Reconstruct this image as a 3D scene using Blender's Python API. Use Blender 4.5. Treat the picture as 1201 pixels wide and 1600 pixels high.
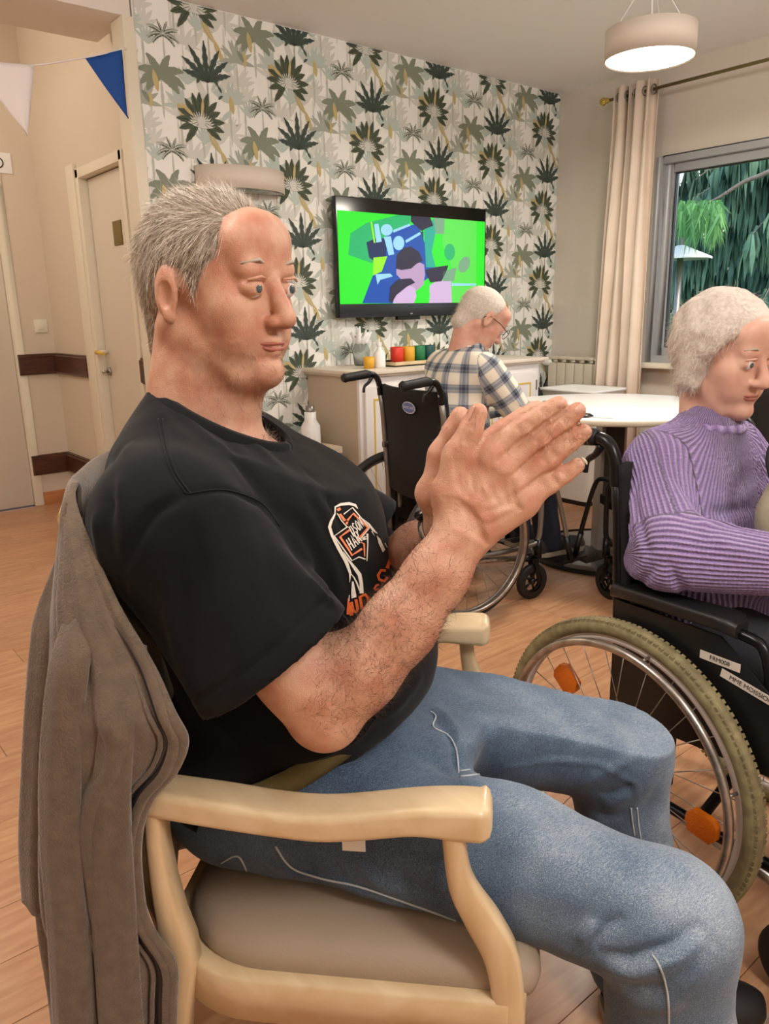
import bpy, bmesh, math, random
import numpy as np
from mathutils import Vector, Matrix
from mathutils.bvhtree import BVHTree
for _o in list(bpy.data.objects): bpy.data.objects.remove(_o)
SC = bpy.context.scene
COL = SC.collection
# ------------------------------------------------------------------ camera
FPX = 1207.6; EYE = np.array([0.0, 0.0, 1.2])
def _axes(yaw, pitch, roll):
    cy, sy, cp, sp = math.cos(yaw), math.sin(yaw), math.cos(pitch), math.sin(pitch)
    f = np.array([cy*cp, sy*cp, -sp]); r = np.array([sy, -cy, 0.0]); u = np.cross(r, f)
    return f, math.cos(roll)*r+math.sin(roll)*u, -math.sin(roll)*r+math.cos(roll)*u
CF, CR, CU = _axes(math.radians(50.93), math.radians(14.512), math.radians(-1.1894))
cam_d = bpy.data.cameras.new('camera'); cam = bpy.data.objects.new('camera', cam_d); COL.objects.link(cam)
cam_d.sensor_fit = 'VERTICAL'; cam_d.sensor_height = 24.0; cam_d.sensor_width = 18.0
cam_d.lens = FPX/1600*24; cam_d.clip_start = 0.02; cam_d.clip_end = 200
M = Matrix.Identity(4)
for i in range(3):
    M[i][0] = CR[i]; M[i][1] = CU[i]; M[i][2] = -CF[i]; M[i][3] = EYE[i]
cam.matrix_world = M; SC.camera = cam
# ------------------------------------------------------------------ world, lights, exposure
w = bpy.data.worlds.new('world'); SC.world = w; w.use_nodes = True
wn = w.node_tree; bg = wn.nodes['Background']
sky = wn.nodes.new('ShaderNodeTexSky'); sky.sky_type = 'NISHITA'; sky.sun_disc = False
sky.sun_elevation = math.radians(38); sky.sun_rotation = math.radians(200); sky.dust_density = 3; sky.air_density = 1.2
wn.links.new(sky.outputs[0], bg.inputs[0]); bg.inputs[1].default_value = 0.26
def area(name, loc, size, power, color, rot=(0, 0, 0), size_y=None):
    l = bpy.data.lights.new(name, 'AREA'); l.energy = power; l.color = color
    l.shape = 'RECTANGLE' if size_y else 'DISK'; l.size = size
    if size_y: l.size_y = size_y
    o = bpy.data.objects.new(name, l); o.location = loc; o.rotation_euler = rot; COL.objects.link(o); return o
WARM = (1.0, 0.95, 0.90)
def globe(name, loc, power, color, r=.22):
    l = bpy.data.lights.new(name, 'POINT'); l.energy = power; l.color = color; l.shadow_soft_size = r
    o = bpy.data.objects.new(name, l); o.location = loc; COL.objects.link(o); return o
globe('unseen_fill_light', (0.0, 1.3, 2.28), 25, WARM)  # three out-of-view lights added as soft room fill, also brightening the ceiling
globe('unseen_fill_light', (0.5, -0.9, 2.28), 42, WARM)
globe('unseen_fill_light', (2.7, 0.2, 2.28), 27, WARM)
globe('corridor_lamp_light', (0.3, 4.4, 2.45), 12, (1.0, 0.87, 0.72))
globe('corridor_lamp_light', (-1.4, 4.4, 2.45), 6, (1.0, 0.87, 0.72))
SC.view_settings.view_transform = 'Standard'; SC.view_settings.look = 'None'
SC.view_settings.exposure = 0.74; SC.view_settings.gamma = 1.0; SC.view_settings.use_curve_mapping = False

# ------------------------------------------------------------------ pixel -> point helpers (for reading positions off the photo)
def ray(x, y): return CF+(x-600)/FPX*CR-(y-800)/FPX*CU
def onz(x, y, z): d = ray(x, y); return EYE+d*(z-EYE[2])/d[2]
def onx(x, y, X): d = ray(x, y); return EYE+d*X/d[0]
def ony(x, y, Y): d = ray(x, y); return EYE+d*Y/d[1]
def dep(x, y, D): return EYE+ray(x, y)*D
def pj(P): v = np.asarray(P)-EYE; return 600+FPX*v@CR/(v@CF), 800-FPX*v@CU/(v@CF)
# chair frame: fw forward, la to the sitter's left
_az = math.radians(-46.6); CD = np.array([math.cos(_az), math.sin(_az), 0]); CL = np.array([-CD[1], CD[0], 0])
CO = np.array([0.735, .678, 0])
def ch(fw, la, z): return CO+fw*CD+la*CL+np.array([0, 0, z])
def onl(x, y, L):
    rr = ray(x, y); t = (CO@CL+L-EYE@CL)/(rr@CL); return EYE+rr*t
def cc(P): q = np.asarray(P)-CO; return q@CD, q@CL, P[2]

# ------------------------------------------------------------------ materials
def lin(c):
    return tuple(((v/12.92) if v <= 0.04045 else ((v+0.055)/1.055)**2.4) for v in c)
def hx(s): return lin(tuple(int(s[i:i+2], 16)/255 for i in (0, 2, 4)))
MATS = {}
def mat(name, col, rough=0.6, metal=0.0, noise=None, bump=None, wood=None, sss=0, spec=0.5, coat=0, trans=0, emit=None, rnd=0, sheen=0, alpha=1):
    """noise=(scale, second colour, detail, lo, hi); bump=(scale, strength, distance); wood=(axis stretch xyz, scale, colour2)"""
    m = bpy.data.materials.new(name); m.use_nodes = True; nt = m.node_tree; N = nt.nodes; L = nt.links
    b = N['Principled BSDF']; c4 = (*col, 1)
    b.inputs['Base Color'].default_value = c4; b.inputs['Roughness'].default_value = rough; b.inputs['Metallic'].default_value = metal
    b.inputs['Specular IOR Level'].default_value = spec
    if coat: b.inputs['Coat Weight'].default_value = coat; b.inputs['Coat Roughness'].default_value = 0.15
    if trans: b.inputs['Transmission Weight'].default_value = trans
    if alpha < 1: b.inputs['Alpha'].default_value = alpha
    if sheen: b.inputs['Sheen Weight'].default_value = sheen; b.inputs['Sheen Roughness'].default_value = .4
    if sss:
        b.inputs['Subsurface Weight'].default_value = sss; b.inputs['Subsurface Radius'].default_value = (0.012, 0.005, 0.003)
        b.inputs['Subsurface Scale'].default_value = 1.0
    if emit: b.inputs['Emission Color'].default_value = (*emit[0], 1); b.inputs['Emission Strength'].default_value = emit[1]
    tc = N.new('ShaderNodeTexCoord')
    colsock = None
    if noise:
        sc, c2, det, lo, hi = noise
        n = N.new('ShaderNodeTexNoise'); n.inputs['Scale'].default_value = sc; n.inputs['Detail'].default_value = det
        L.new(tc.outputs['Object'], n.inputs['Vector'])
        r = N.new('ShaderNodeValToRGB'); r.color_ramp.elements[0].position = lo; r.color_ramp.elements[1].position = hi
        r.color_ramp.elements[0].color = c4; r.color_ramp.elements[1].color = (*c2, 1)
        L.new(n.outputs['Fac'], r.inputs[0]); colsock = r.outputs[0]
    if wood:
        st, sc, c2 = wood
        mp = N.new('ShaderNodeMapping'); mp.inputs['Scale'].default_value = st; L.new(tc.outputs['Object'], mp.inputs[0])
        n = N.new('ShaderNodeTexNoise'); n.inputs['Scale'].default_value = sc; n.inputs['Detail'].default_value = 6; n.inputs['Distortion'].default_value = 0.6
        if rnd:
            oi = N.new('ShaderNodeObjectInfo'); ad = N.new('ShaderNodeVectorMath'); ad.operation = 'ADD'
            mu = N.new('ShaderNodeVectorMath'); mu.operation = 'SCALE'; mu.inputs[3].default_value = 37.0
            cb = N.new('ShaderNodeCombineXYZ'); L.new(oi.outputs['Random'], cb.inputs[0]); L.new(oi.outputs['Random'], cb.inputs[1])
            L.new(cb.outputs[0], mu.inputs[0]); L.new(mu.outputs[0], ad.inputs[0]); L.new(mp.outputs[0], ad.inputs[1]); L.new(ad.outputs[0], n.inputs['Vector'])
        else: L.new(mp.outputs[0], n.inputs['Vector'])
        r = N.new('ShaderNodeValToRGB'); r.color_ramp.elements[0].position = 0.35; r.color_ramp.elements[1].position = 0.68
        r.color_ramp.elements[0].color = c4; r.color_ramp.elements[1].color = (*c2, 1)
        L.new(n.outputs['Fac'], r.inputs[0]); colsock = r.outputs[0]
    if rnd:
        oi = N.new('ShaderNodeObjectInfo'); hs = N.new('ShaderNodeHueSaturation')
        mr = N.new('ShaderNodeMapRange'); mr.inputs[3].default_value = 1-rnd; mr.inputs[4].default_value = 1+rnd
        L.new(oi.outputs['Random'], mr.inputs[0]); L.new(mr.outputs[0], hs.inputs['Value'])
        if colsock: L.new(colsock, hs.inputs['Color'])
        else: hs.inputs['Color'].default_value = c4
        colsock = hs.outputs[0]
    if colsock: L.new(colsock, b.inputs['Base Color'])
    if bump:
        sc, stg, dist = bump
        n2 = N.new('ShaderNodeTexNoise'); n2.inputs['Scale'].default_value = sc; n2.inputs['Detail'].default_value = 4
        L.new(tc.outputs['Object'], n2.inputs['Vector'])
        bp = N.new('ShaderNodeBump'); bp.inputs['Strength'].default_value = stg; bp.inputs['Distance'].default_value = dist
        L.new(n2.outputs['Fac'], bp.inputs['Height']); L.new(bp.outputs[0], b.inputs['Normal'])
    MATS[name] = m; return m

mat('wall_paint', hx('D8CBB8'), .75, bump=(60, .15, .002))
mat('room_wall_paint', hx('D2C9BC'), .75, bump=(60, .15, .002))
mat('ceiling_paint', hx('F1EEEE'), .85)
mat('beam_paint', hx('E6DED6'), .8)
mat('trim_cream', hx('E4DCC8'), .5)
mat('door_white', hx('DAD0C0'), .45)
mat('rail_wood', hx('3B2015'), .38, wood=((1, 1, 9), 5, hx('5A3324')))
mat('skirting_wood', hx('B5794A'), .5, wood=((2, 2, 30), 4, hx('C98D5A')))
mat('plank_wood', hx('B98660'), .3, wood=((2.2, 16, 1), 3.0, hx('CD9F78')), rnd=.07, spec=.5)
mat('subfloor', hx('6B4526'), .9)
mat('paper_base', hx('F0F0EA'), .7)
for k, c in dict(leaf_dark='44524A', leaf_dark_green='4E5845', leaf_olive='858D7A', leaf_grey='A9AFA4', leaf_pale='D4D5CC', leaf_teal='BCC8C1', leaf_ochre='C4B27C', leaf_trunk='BFC1B5', leaf_ink='2C3733').items():
    mat(k, hx(c), .7)
mat('black_plastic', hx('101011'), .35, bump=(250, .1, .001))
mat('black_rubber', hx('141415'), .6)
mat('black_fabric', hx('0E0D0E'), .85, bump=(300, .3, .002))
mat('black_frame', hx('131315'), .28, metal=.3)
mat('pad_vinyl', hx('1B1A1B'), .42, bump=(140, .25, .002))
mat('silver', hx('B9B4AC'), .3, metal=.9, noise=(30, hx('8F8A84'), 3, .4, .7))
mat('silver_grey', hx('8D8A84'), .35, metal=.7)
mat('chrome', hx('D5D2CC'), .15, metal=1)
mat('rim_white', hx('C9C2BC'), .4, metal=.2)
mat('tyre_tan', hx('8F8660'), .65, noise=(40, hx('7A7050'), 3, .4, .6), bump=(200, .3, .002))
mat('tyre_dark', hx('2A2826'), .6)
mat('orange_reflector', hx('F07A10'), .12, bump=(300, .8, .003), trans=.2)
mat('label_tape', hx('D9D0C4'), .5)
mat('label_ink', hx('2A2422'), .6)
mat('beech', hx('DEC8A2'), .3, wood=((6, 1.2, 6), 5, hx('D0B68C')), coat=.25)
mat('beech_v', hx('DCC59E'), .3, wood=((9, 9, 1.2), 5, hx('CEB388')), coat=.25)
mat('seat_vinyl', hx('A3927E'), .5, bump=(420, .35, .0015))
mat('tv_black', hx('0B0B0D'), .18)
mat('tv_chin', hx('20242C'), .3)
mat('sideboard_white', hx('E4DFDA'), .5)
mat('sideboard_side', hx('C3B29A'), .5)
mat('sideboard_top', hx('E2D6C4'), .4)
mat('gold_line', hx('D9B84A'), .4)
mat('table_top', hx('EFEDEA'), .35)
mat('table_edge', hx('DCD0B8'), .5)
mat('table_leg', hx('9A948C'), .35, metal=.3)
mat('table_dark', hx('2A2422'), .4)
mat('base_metal', hx('7E868C'), .12, metal=.9)
mat('paper_white', hx('F4F4F4'), .6)
mat('plastic_white', hx('EDEDEA'), .35)
mat('brass', hx('C9B15E'), .25, metal=.9)
mat('rod_metal', hx('8C8058'), .3, metal=.8)
mat('curtain_cloth', hx('E0CDBB'), .85, bump=(300, .3, .001), noise=(4, hx('E8D9CA'), 2, .3, .7))
mat('win_frame', hx('A9ACAE'), .4, metal=.2)
mat('win_frame_dark', hx('2A2A2C'), .4)
mat('radiator_paint', hx('D8CEBA'), .4)
mat('lamp_fabric', hx('D9CDBF'), .8)
mat('lamp_glow', hx('FFFFFF'), .5, emit=(hx('FFF3E2'), 9))
mat('flag_white', hx('EDE6E2'), .7)
mat('flag_blue', hx('0B4A9A'), .7)
mat('switch_white', hx('E8E2D2'), .35)
mat('plaque', hx('7E6E3C'), .5, metal=.4)
mat('skin_a', hx('D6A88C'), .46, noise=(30, hx('BE8066'), 6, .36, .72), sss=.10)
def skin_relief(m):
    N = m.node_tree.nodes; L = m.node_tree.links; tc = N.new('ShaderNodeTexCoord')
    n = N.new('ShaderNodeTexNoise'); n.inputs['Scale'].default_value = 220; n.inputs['Detail'].default_value = 5; L.new(tc.outputs['Object'], n.inputs[0])
    v = N.new('ShaderNodeTexVoronoi'); v.feature = 'DISTANCE_TO_EDGE'; v.inputs['Scale'].default_value = 300; L.new(tc.outputs['Object'], v.inputs['Vector'])
    a = N.new('ShaderNodeMath'); a.operation = 'MINIMUM'; a.inputs[1].default_value = .12; L.new(v.outputs['Distance'], a.inputs[0])
    k = N.new('ShaderNodeMath'); k.operation = 'MULTIPLY_ADD'; k.inputs[1].default_value = 3.0; L.new(a.outputs[0], k.inputs[0]); L.new(n.outputs[0], k.inputs[2])
    bp = N.new('ShaderNodeBump'); bp.inputs['Strength'].default_value = .45; bp.inputs['Distance'].default_value = .0012
    L.new(k.outputs[0], bp.inputs['Height']); L.new(bp.outputs[0], N['Principled BSDF'].inputs['Normal'])
skin_relief(MATS['skin_a'])
mat('skin_b', hx('D7A790'), .5, noise=(25, hx('C88A76'), 4, .35, .75), sss=.1)
mat('skin_c', hx('DDB29C'), .5, noise=(25, hx('CF9A86'), 4, .35, .75), sss=.1)
mat('nail', hx('CFA08B'), .25, coat=.3)
mat('nail_tip', hx('E8DFC8'), .3)
mat('hair_grey', hx('B5A997'), .55)
mat('hair_light', hx('E6DCCD'), .5)
mat('hair_scalp', hx('93836F'), .75, noise=(160, hx('6E6152'), 4, .35, .65), bump=(200, .8, .004))
mat('hair_white', hx('D9D0C4'), .7, noise=(120, hx('C9BDAF'), 4, .35, .65), bump=(150, .7, .004))
mat('arm_hair', hx('4A3426'), .6)
mat('lips', hx('A8604F'), .45)
mat('eye_white', hx('E8E2DA'), .2)
mat('iris', hx('4C5A5E'), .15)
mat('tshirt', hx('0C0D0F'), .9, spec=.25, noise=(9, hx('101113'), 3, .35, .7), bump=(500, .18, .001), sheen=.08)
mat('print_white', hx('E8E4D6'), .7)
mat('print_orange', hx('E0692A'), .7)
mat('print_salmon', hx('EE8A5A'), .7)
mat('print_black', hx('0B0A0B'), .8)
mat('belt_web', hx('6A6238'), .8, bump=(400, .6, .002))
mat('thread', hx('B4BCC0'), .8)
mat('fleece', hx('66584A'), .95, noise=(60, hx('746452'), 4, .35, .7), bump=(350, .6, .003), sheen=.4)
mat('zip_dark', hx('17181C'), .5)
mat('lining_blue', hx('12305A'), .8)
mat('shoe_black', hx('141416'), .6)
mat('shoe_sole', hx('9A9184'), .6)
mat('trousers_grey', hx('3E3C42'), .9, bump=(400, .5, .002))
mat('trousers_navy', hx('1A2030'), .85)
mat('bag_khaki', hx('9B937C'), .85, bump=(200, .3, .002))
mat('glass_frame', hx('2A2224'), .3)
mat('watch_steel', hx('C9C6BE'), .2, metal=.9)
mat('watch_face', hx('151515'), .15)
mat('pot_red', hx('D8341C'), .4); mat('pot_yellow', hx('E0A92A'), .4); mat('pot_green', hx('1F7A44'), .4); mat('pot_teal', hx('134A4A'), .4)
mat('bark', hx('8A8078'), .9, bump=(30, .6, .02))
mat('needles', hx('3C5F52'), .8, noise=(1.6, hx('6E9A82'), 3, .35, .7))
mat('needles_bright', hx('5FA05C'), .8, noise=(2, hx('86BF7C'), 3, .35, .7))
mat('lawn', hx('5E7A48'), .9)
mat('awning', hx('D8E6E8'), .8)
mat('render_white', hx('D8DEE2'), .9)
gl = mat('window_glass', hx('FFFFFF'), 0.0, trans=1.0); gl.node_tree.nodes['Principled BSDF'].inputs['IOR'].default_value = 1.02
mat('clear_glass', hx('E8F0EE'), 0.05, trans=.85)

# denim: weave noise + a wear attribute (fading of the cloth itself)
def denim():
    m = bpy.data.materials.new('denim'); m.use_nodes = True; N = m.node_tree.nodes; L = m.node_tree.links
    b = N['Principled BSDF']; b.inputs['Roughness'].default_value = .85; b.inputs['Sheen Weight'].default_value = .15
    at = N.new('ShaderNodeAttribute'); at.attribute_name = 'wear'
    tc = N.new('ShaderNodeTexCoord')
    n = N.new('ShaderNodeTexNoise'); n.inputs['Scale'].default_value = 850; n.inputs['Detail'].default_value = 2; L.new(tc.outputs['Object'], n.inputs[0])
    n2 = N.new('ShaderNodeTexNoise'); n2.inputs['Scale'].default_value = 14; n2.inputs['Detail'].default_value = 4; L.new(tc.outputs['Object'], n2.inputs[0])
    mp = N.new('ShaderNodeMapping'); mp.inputs['Scale'].default_value = (60, 900, 900); mp.inputs['Rotation'].default_value = (0, 0, .8); L.new(tc.outputs['Object'], mp.inputs[0])
    n3 = N.new('ShaderNodeTexNoise'); n3.inputs['Scale'].default_value = 1; L.new(mp.outputs[0], n3.inputs[0])
    a1 = N.new('ShaderNodeMath'); a1.operation = 'MULTIPLY_ADD'; L.new(n.outputs[0], a1.inputs[0]); a1.inputs[1].default_value = 1.0; L.new(at.outputs['Fac'], a1.inputs[2])
    a2 = N.new('ShaderNodeMath'); a2.operation = 'MULTIPLY_ADD'; L.new(n2.outputs[0], a2.inputs[0]); a2.inputs[1].default_value = .5; L.new(a1.outputs[0], a2.inputs[2])
    a3 = N.new('ShaderNodeMath'); a3.operation = 'MULTIPLY_ADD'; L.new(n3.outputs[0], a3.inputs[0]); a3.inputs[1].default_value = .5; L.new(a2.outputs[0], a3.inputs[2])
    r = N.new('ShaderNodeValToRGB'); e = r.color_ramp.elements
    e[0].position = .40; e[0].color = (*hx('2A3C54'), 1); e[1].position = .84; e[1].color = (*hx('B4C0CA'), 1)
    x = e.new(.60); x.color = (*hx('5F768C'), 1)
    sc = N.new('ShaderNodeMath'); sc.operation = 'MULTIPLY'; sc.inputs[1].default_value = .5; L.new(a3.outputs[0], sc.inputs[0])
    L.new(sc.outputs[0], r.inputs[0]); L.new(r.outputs[0], b.inputs['Base Color'])
    bp = N.new('ShaderNodeBump'); bp.inputs['Strength'].default_value = .4; bp.inputs['Distance'].default_value = .001
    L.new(n.outputs[0], bp.inputs['Height']); L.new(bp.outputs[0], b.inputs['Normal']); MATS['denim'] = m
denim()
# plaid: two attributes run around and along the cloth
def plaid():
    m = bpy.data.materials.new('plaid'); m.use_nodes = True; N = m.node_tree.nodes; L = m.node_tree.links
    b = N['Principled BSDF']; b.inputs['Roughness'].default_value = .85
    socks = []
    for nm in ('pu', 'pv'):
        at = N.new('ShaderNodeAttribute'); at.attribute_name = nm
        fr = N.new('ShaderNodeMath'); fr.operation = 'FRACT'; L.new(at.outputs['Fac'], fr.inputs[0])
        r = N.new('ShaderNodeValToRGB'); r.color_ramp.interpolation = 'EASE'; e = r.color_ramp.elements
        e[0].position = 0; e[0].color = (.95, .95, .95, 1); e[1].position = 1; e[1].color = (.95, .95, .95, 1)
        for p, v in ((.3, .9), (.38, .34), (.46, .5), (.52, .26), (.60, .26), (.66, .5), (.72, .34), (.80, .9)):
            q = e.new(p); q.color = (v, v, v, 1)
        L.new(fr.outputs[0], r.inputs[0]); socks.append(r.outputs[0])
    mx = N.new('ShaderNodeMix'); mx.data_type = 'RGBA'; mx.blend_type = 'MIX'; mx.inputs[0].default_value = .5
    L.new(socks[0], mx.inputs[6]); L.new(socks[1], mx.inputs[7])
    r2 = N.new('ShaderNodeValToRGB'); e = r2.color_ramp.elements
    e[0].position = .25; e[0].color = (*hx('2E3648'), 1); e[1].position = .93; e[1].color = (*hx('EFE8D4'), 1)
    q = e.new(.6); q.color = (*hx('8E96A0'), 1)
    L.new(mx.outputs[2], r2.inputs[0]); L.new(r2.outputs[0], b.inputs['Base Color']); MATS['plaid'] = m
plaid()
def knit():
    m = bpy.data.materials.new('knit_purple'); m.use_nodes = True; N = m.node_tree.nodes; L = m.node_tree.links
    b = N['Principled BSDF']; b.inputs['Roughness'].default_value = .9; b.inputs['Sheen Weight'].default_value = .3
    at = N.new('ShaderNodeAttribute'); at.attribute_name = 'rib'; a2 = N.new('ShaderNodeAttribute'); a2.attribute_name = 'row'
    def wave(s, mul):
        k = N.new('ShaderNodeMath'); k.operation = 'MULTIPLY'; k.inputs[1].default_value = mul; L.new(s, k.inputs[0])
        q = N.new('ShaderNodeMath'); q.operation = 'SINE'; L.new(k.outputs[0], q.inputs[0]); return q.outputs[0]
    A = wave(at.outputs['Fac'], 2*math.pi); B = wave(a2.outputs['Fac'], 2*math.pi)
    s = N.new('ShaderNodeMath'); s.operation = 'MULTIPLY_ADD'; s.inputs[1].default_value = .12; L.new(B, s.inputs[0]); L.new(A, s.inputs[2])
    tc = N.new('ShaderNodeTexCoord'); n = N.new('ShaderNodeTexNoise'); n.inputs['Scale'].default_value = 350; L.new(tc.outputs['Object'], n.inputs[0])
    s2 = N.new('ShaderNodeMath'); s2.operation = 'MULTIPLY_ADD'; s2.inputs[1].default_value = 1.2; L.new(n.outputs[0], s2.inputs[0]); L.new(s.outputs[0], s2.inputs[2])
    mr = N.new('ShaderNodeMapRange'); mr.inputs[1].default_value = -.8; mr.inputs[2].default_value = 1.9; L.new(s2.outputs[0], mr.inputs[0])
    r = N.new('ShaderNodeValToRGB'); r.color_ramp.elements[0].color = (*hx('7D65A0'), 1); r.color_ramp.elements[1].color = (*hx('BDA6D8'), 1)
    L.new(mr.outputs[0], r.inputs[0]); L.new(r.outputs[0], b.inputs['Base Color'])
    bp = N.new('ShaderNodeBump'); bp.inputs['Strength'].default_value = .9; bp.inputs['Distance'].default_value = .003
    L.new(s2.outputs[0], bp.inputs['Height']); L.new(bp.outputs[0], b.inputs['Normal']); MATS['knit_purple'] = m
knit()

# ------------------------------------------------------------------ object helpers
def tag(o, label=None, cat=None, group=None, kind=None):
    if label: o['label'] = label
    if cat: o['category'] = cat
    if group: o['group'] = group
    if kind: o['kind'] = kind
    return o
def thing(name, label, cat, loc=(0, 0, 0), rz=0, group=None):
    o = bpy.data.objects.new(name, None); o.empty_display_size = .05; COL.objects.link(o)
    o.location = tuple(float(v) for v in loc); o.rotation_euler = (0, 0, rz)
    return tag(o, label, cat, group)
def rootof(o):
    off = np.zeros(3)
    while o is not None: off += np.array(o.location); o = o.parent
    return off
class MB:
    """collects vertices and faces; coordinates are world ones unless the parent is built in local coordinates"""
    def __init__(s): s.v = []; s.f = []; s.mi = []; s.sm = []
    def add(s, V, Fs, mi=0, smooth=True):
        k = len(s.v); s.v += [tuple(map(float, p)) for p in V]
        for f in Fs: s.f.append(tuple(int(i)+k for i in f)); s.mi.append(mi); s.sm.append(smooth)
        return s
    def box(s, a, b, mi=0):
        x0, y0, z0 = a; x1, y1, z1 = b
        V = [(x0, y0, z0), (x1, y0, z0), (x1, y1, z0), (x0, y1, z0), (x0, y0, z1), (x1, y0, z1), (x1, y1, z1), (x0, y1, z1)]
        return s.add(V, [(0, 3, 2, 1), (4, 5, 6, 7), (0, 1, 5, 4), (1, 2, 6, 5), (2, 3, 7, 6), (3, 0, 4, 7)], mi, False)
    def obox(s, c, ax, ay, az, mi=0):
        c = np.asarray(c, float); V = []
        for sz in (-1, 1):
            for sx, sy in ((-1, -1), (1, -1), (1, 1), (-1, 1)): V.append(c+sx*np.asarray(ax)+sy*np.asarray(ay)+sz*np.asarray(az))
        return s.add(V, [(0, 3, 2, 1), (4, 5, 6, 7), (0, 1, 5, 4), (1, 2, 6, 5), (2, 3, 7, 6), (3, 0, 4, 7)], mi, False)
    def tube(s, pts, r, n=12, mi=0, closed=False, cap=True, flat=None):
        pts = [np.asarray(p, float) for p in pts]; m = len(pts)
        rs = list(r) if hasattr(r, '__len__') else [r]*m
        V = []; prev = None
        for i, p in enumerate(pts):
            if closed: t = pts[(i+1) % m]-pts[i-1]
            else: t = pts[min(i+1, m-1)]-pts[max(i-1, 0)]
            t = t/(np.linalg.norm(t)+1e-12)
            if prev is None:
                a = np.array([0, 0, 1.0]) if abs(t[2]) < .9 else np.array([1.0, 0, 0])
                if flat is not None: a = np.asarray(flat[0], float)
            else: a = prev
            e = a-t*(a@t); e /= np.linalg.norm(e)+1e-12; prev = e; q = np.cross(t, e)
            k = flat[1] if flat is not None else 1
            for j in range(n):
                th = 2*math.pi*j/n; V.append(p+rs[i]*(math.cos(th)*e*k+math.sin(th)*q))
        F = []
        for i in range(m if closed else m-1):
            for j in range(n):
                a, b = i*n+j, i*n+(j+1) % n; c, d = ((i+1) % m)*n+(j+1) % n, ((i+1) % m)*n+j
                F.append((a, b, c, d))
        s.add(V, F, mi)
        if cap and not closed:
            k = len(s.v)-len(V)
            s.f.append(tuple(k+j for j in range(n))[::-1]); s.mi.append(mi); s.sm.append(False)
            s.f.append(tuple(k+(m-1)*n+j for j in range(n))); s.mi.append(mi); s.sm.append(False)
        return s
    def cyl(s, a, b, r, n=16, mi=0): return s.tube([a, b], r, n, mi)
    def ring(s, c, u, v, R, r, n=64, k=10, mi=0, flat=None):
        c, u, v = map(lambda q: np.asarray(q, float), (c, u, v))
        return s.tube([c+R*(math.cos(t)*u+math.sin(t)*v) for t in np.linspace(0, 2*math.pi, n, endpoint=False)], r, k, mi, closed=True, flat=flat)
    def lathe(s, c, prof, n=32, mi=0, axis=(0, 0, 1), cap=False):
        c = np.asarray(c, float); ax = np.asarray(axis, float); ax /= np.linalg.norm(ax)
        e = np.cross(ax, [1, 0, 0]) if abs(ax[0]) < .9 else np.cross(ax, [0, 1, 0]); e /= np.linalg.norm(e); q = np.cross(ax, e)
        V = [c+ax*z+r*(math.cos(2*math.pi*j/n)*e+math.sin(2*math.pi*j/n)*q) for r, z in prof for j in range(n)]
        F = [(i*n+j, i*n+(j+1) % n, (i+1)*n+(j+1) % n, (i+1)*n+j) for i in range(len(prof)-1) for j in range(n)]
        s.add(V, F, mi)
        if cap:
            k = len(s.v)-len(V); m = len(prof)
            s.f.append(tuple(k+j for j in range(n))[::-1]); s.mi.append(mi); s.sm.append(False)
            s.f.append(tuple(k+(m-1)*n+j for j in range(n))); s.mi.append(mi); s.sm.append(False)
        return s
    def prism(s, P, d, mi=0):
        P = [np.asarray(p, float) for p in P]; d = np.asarray(d, float); n = len(P)
        V = P+[p+d for p in P]
        return s.add(V, [tuple(range(n))[::-1], tuple(range(n, 2*n))]+[(i, (i+1) % n, n+(i+1) % n, n+i) for i in range(n)], mi, False)
    def grid(s, G, mi=0, close=False):
        G = np.asarray(G); a, b = G.shape[:2]
        F = [(i*b+j, i*b+(j+1) % b, (i+1)*b+(j+1) % b, (i+1)*b+j) for i in range(a-1) for j in range(b if close else b-1)]
        return s.add(G.reshape(-1, 3), F, mi)
    def build(s, name, mats, parent=None, local=False, bevel=0, seg=2, smooth=None, solid=0, subd=0):
        me = bpy.data.meshes.new(name)
        off = np.zeros(3) if (local or parent is None) else rootof(parent)
        me.from_pydata([tuple(np.asarray(v)-off) for v in s.v], [], s.f)
        ms = mats if isinstance(mats, (list, tuple)) else [mats]
        for m in ms: me.materials.append(MATS[m])
        me.polygons.foreach_set('material_index', s.mi)
        me.polygons.foreach_set('use_smooth', s.sm if smooth is None else [smooth]*len(s.f)); me.update()
        bm = bmesh.new(); bm.from_mesh(me)
        if bevel:
            bmesh.ops.remove_doubles(bm, verts=bm.verts, dist=1e-6)
            bmesh.ops.recalc_face_normals(bm, faces=bm.faces)
            ed = [e for e in bm.edges if e.is_manifold and e.calc_face_angle(0) > .5]
            bmesh.ops.bevel(bm, geom=ed, offset=bevel, segments=seg, profile=.6, affect='EDGES', clamp_overlap=True)
            for f in bm.faces: f.smooth = True
        elif len(bm.faces) < 60000: bmesh.ops.recalc_face_normals(bm, faces=bm.faces)
        bm.to_mesh(me); bm.free()
        if bevel:
            try: me.set_sharp_from_angle(angle=math.radians(50))
            except Exception: pass
        o = bpy.data.objects.new(name, me); COL.objects.link(o)
        if parent is not None: o.parent = parent
        if solid:
            md = o.modifiers.new('solid', 'SOLIDIFY'); md.thickness = solid; md.offset = 0
        if subd:
            md = o.modifiers.new('sub', 'SUBSURF'); md.levels = subd; md.render_levels = subd
        return o
def spline(P, n=8, closed=False):
    P = [np.asarray(p, float) for p in P]; m = len(P); out = []
    for i in range(m if closed else m-1):
        p0 = P[i-1] if (i > 0 or closed) else P[0]; p1 = P[i]; p2 = P[(i+1) % m]; p3 = P[(i+2) % m] if (i+2 < m or closed) else P[-1]
        for k in range(n):
            t = k/n; out.append(.5*((2*p1)+(-p0+p2)*t+(2*p0-5*p1+4*p2-p3)*t*t+(-p0+3*p1-3*p2+p3)*t**3))
    if not closed: out.append(P[-1])
    return out
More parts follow.
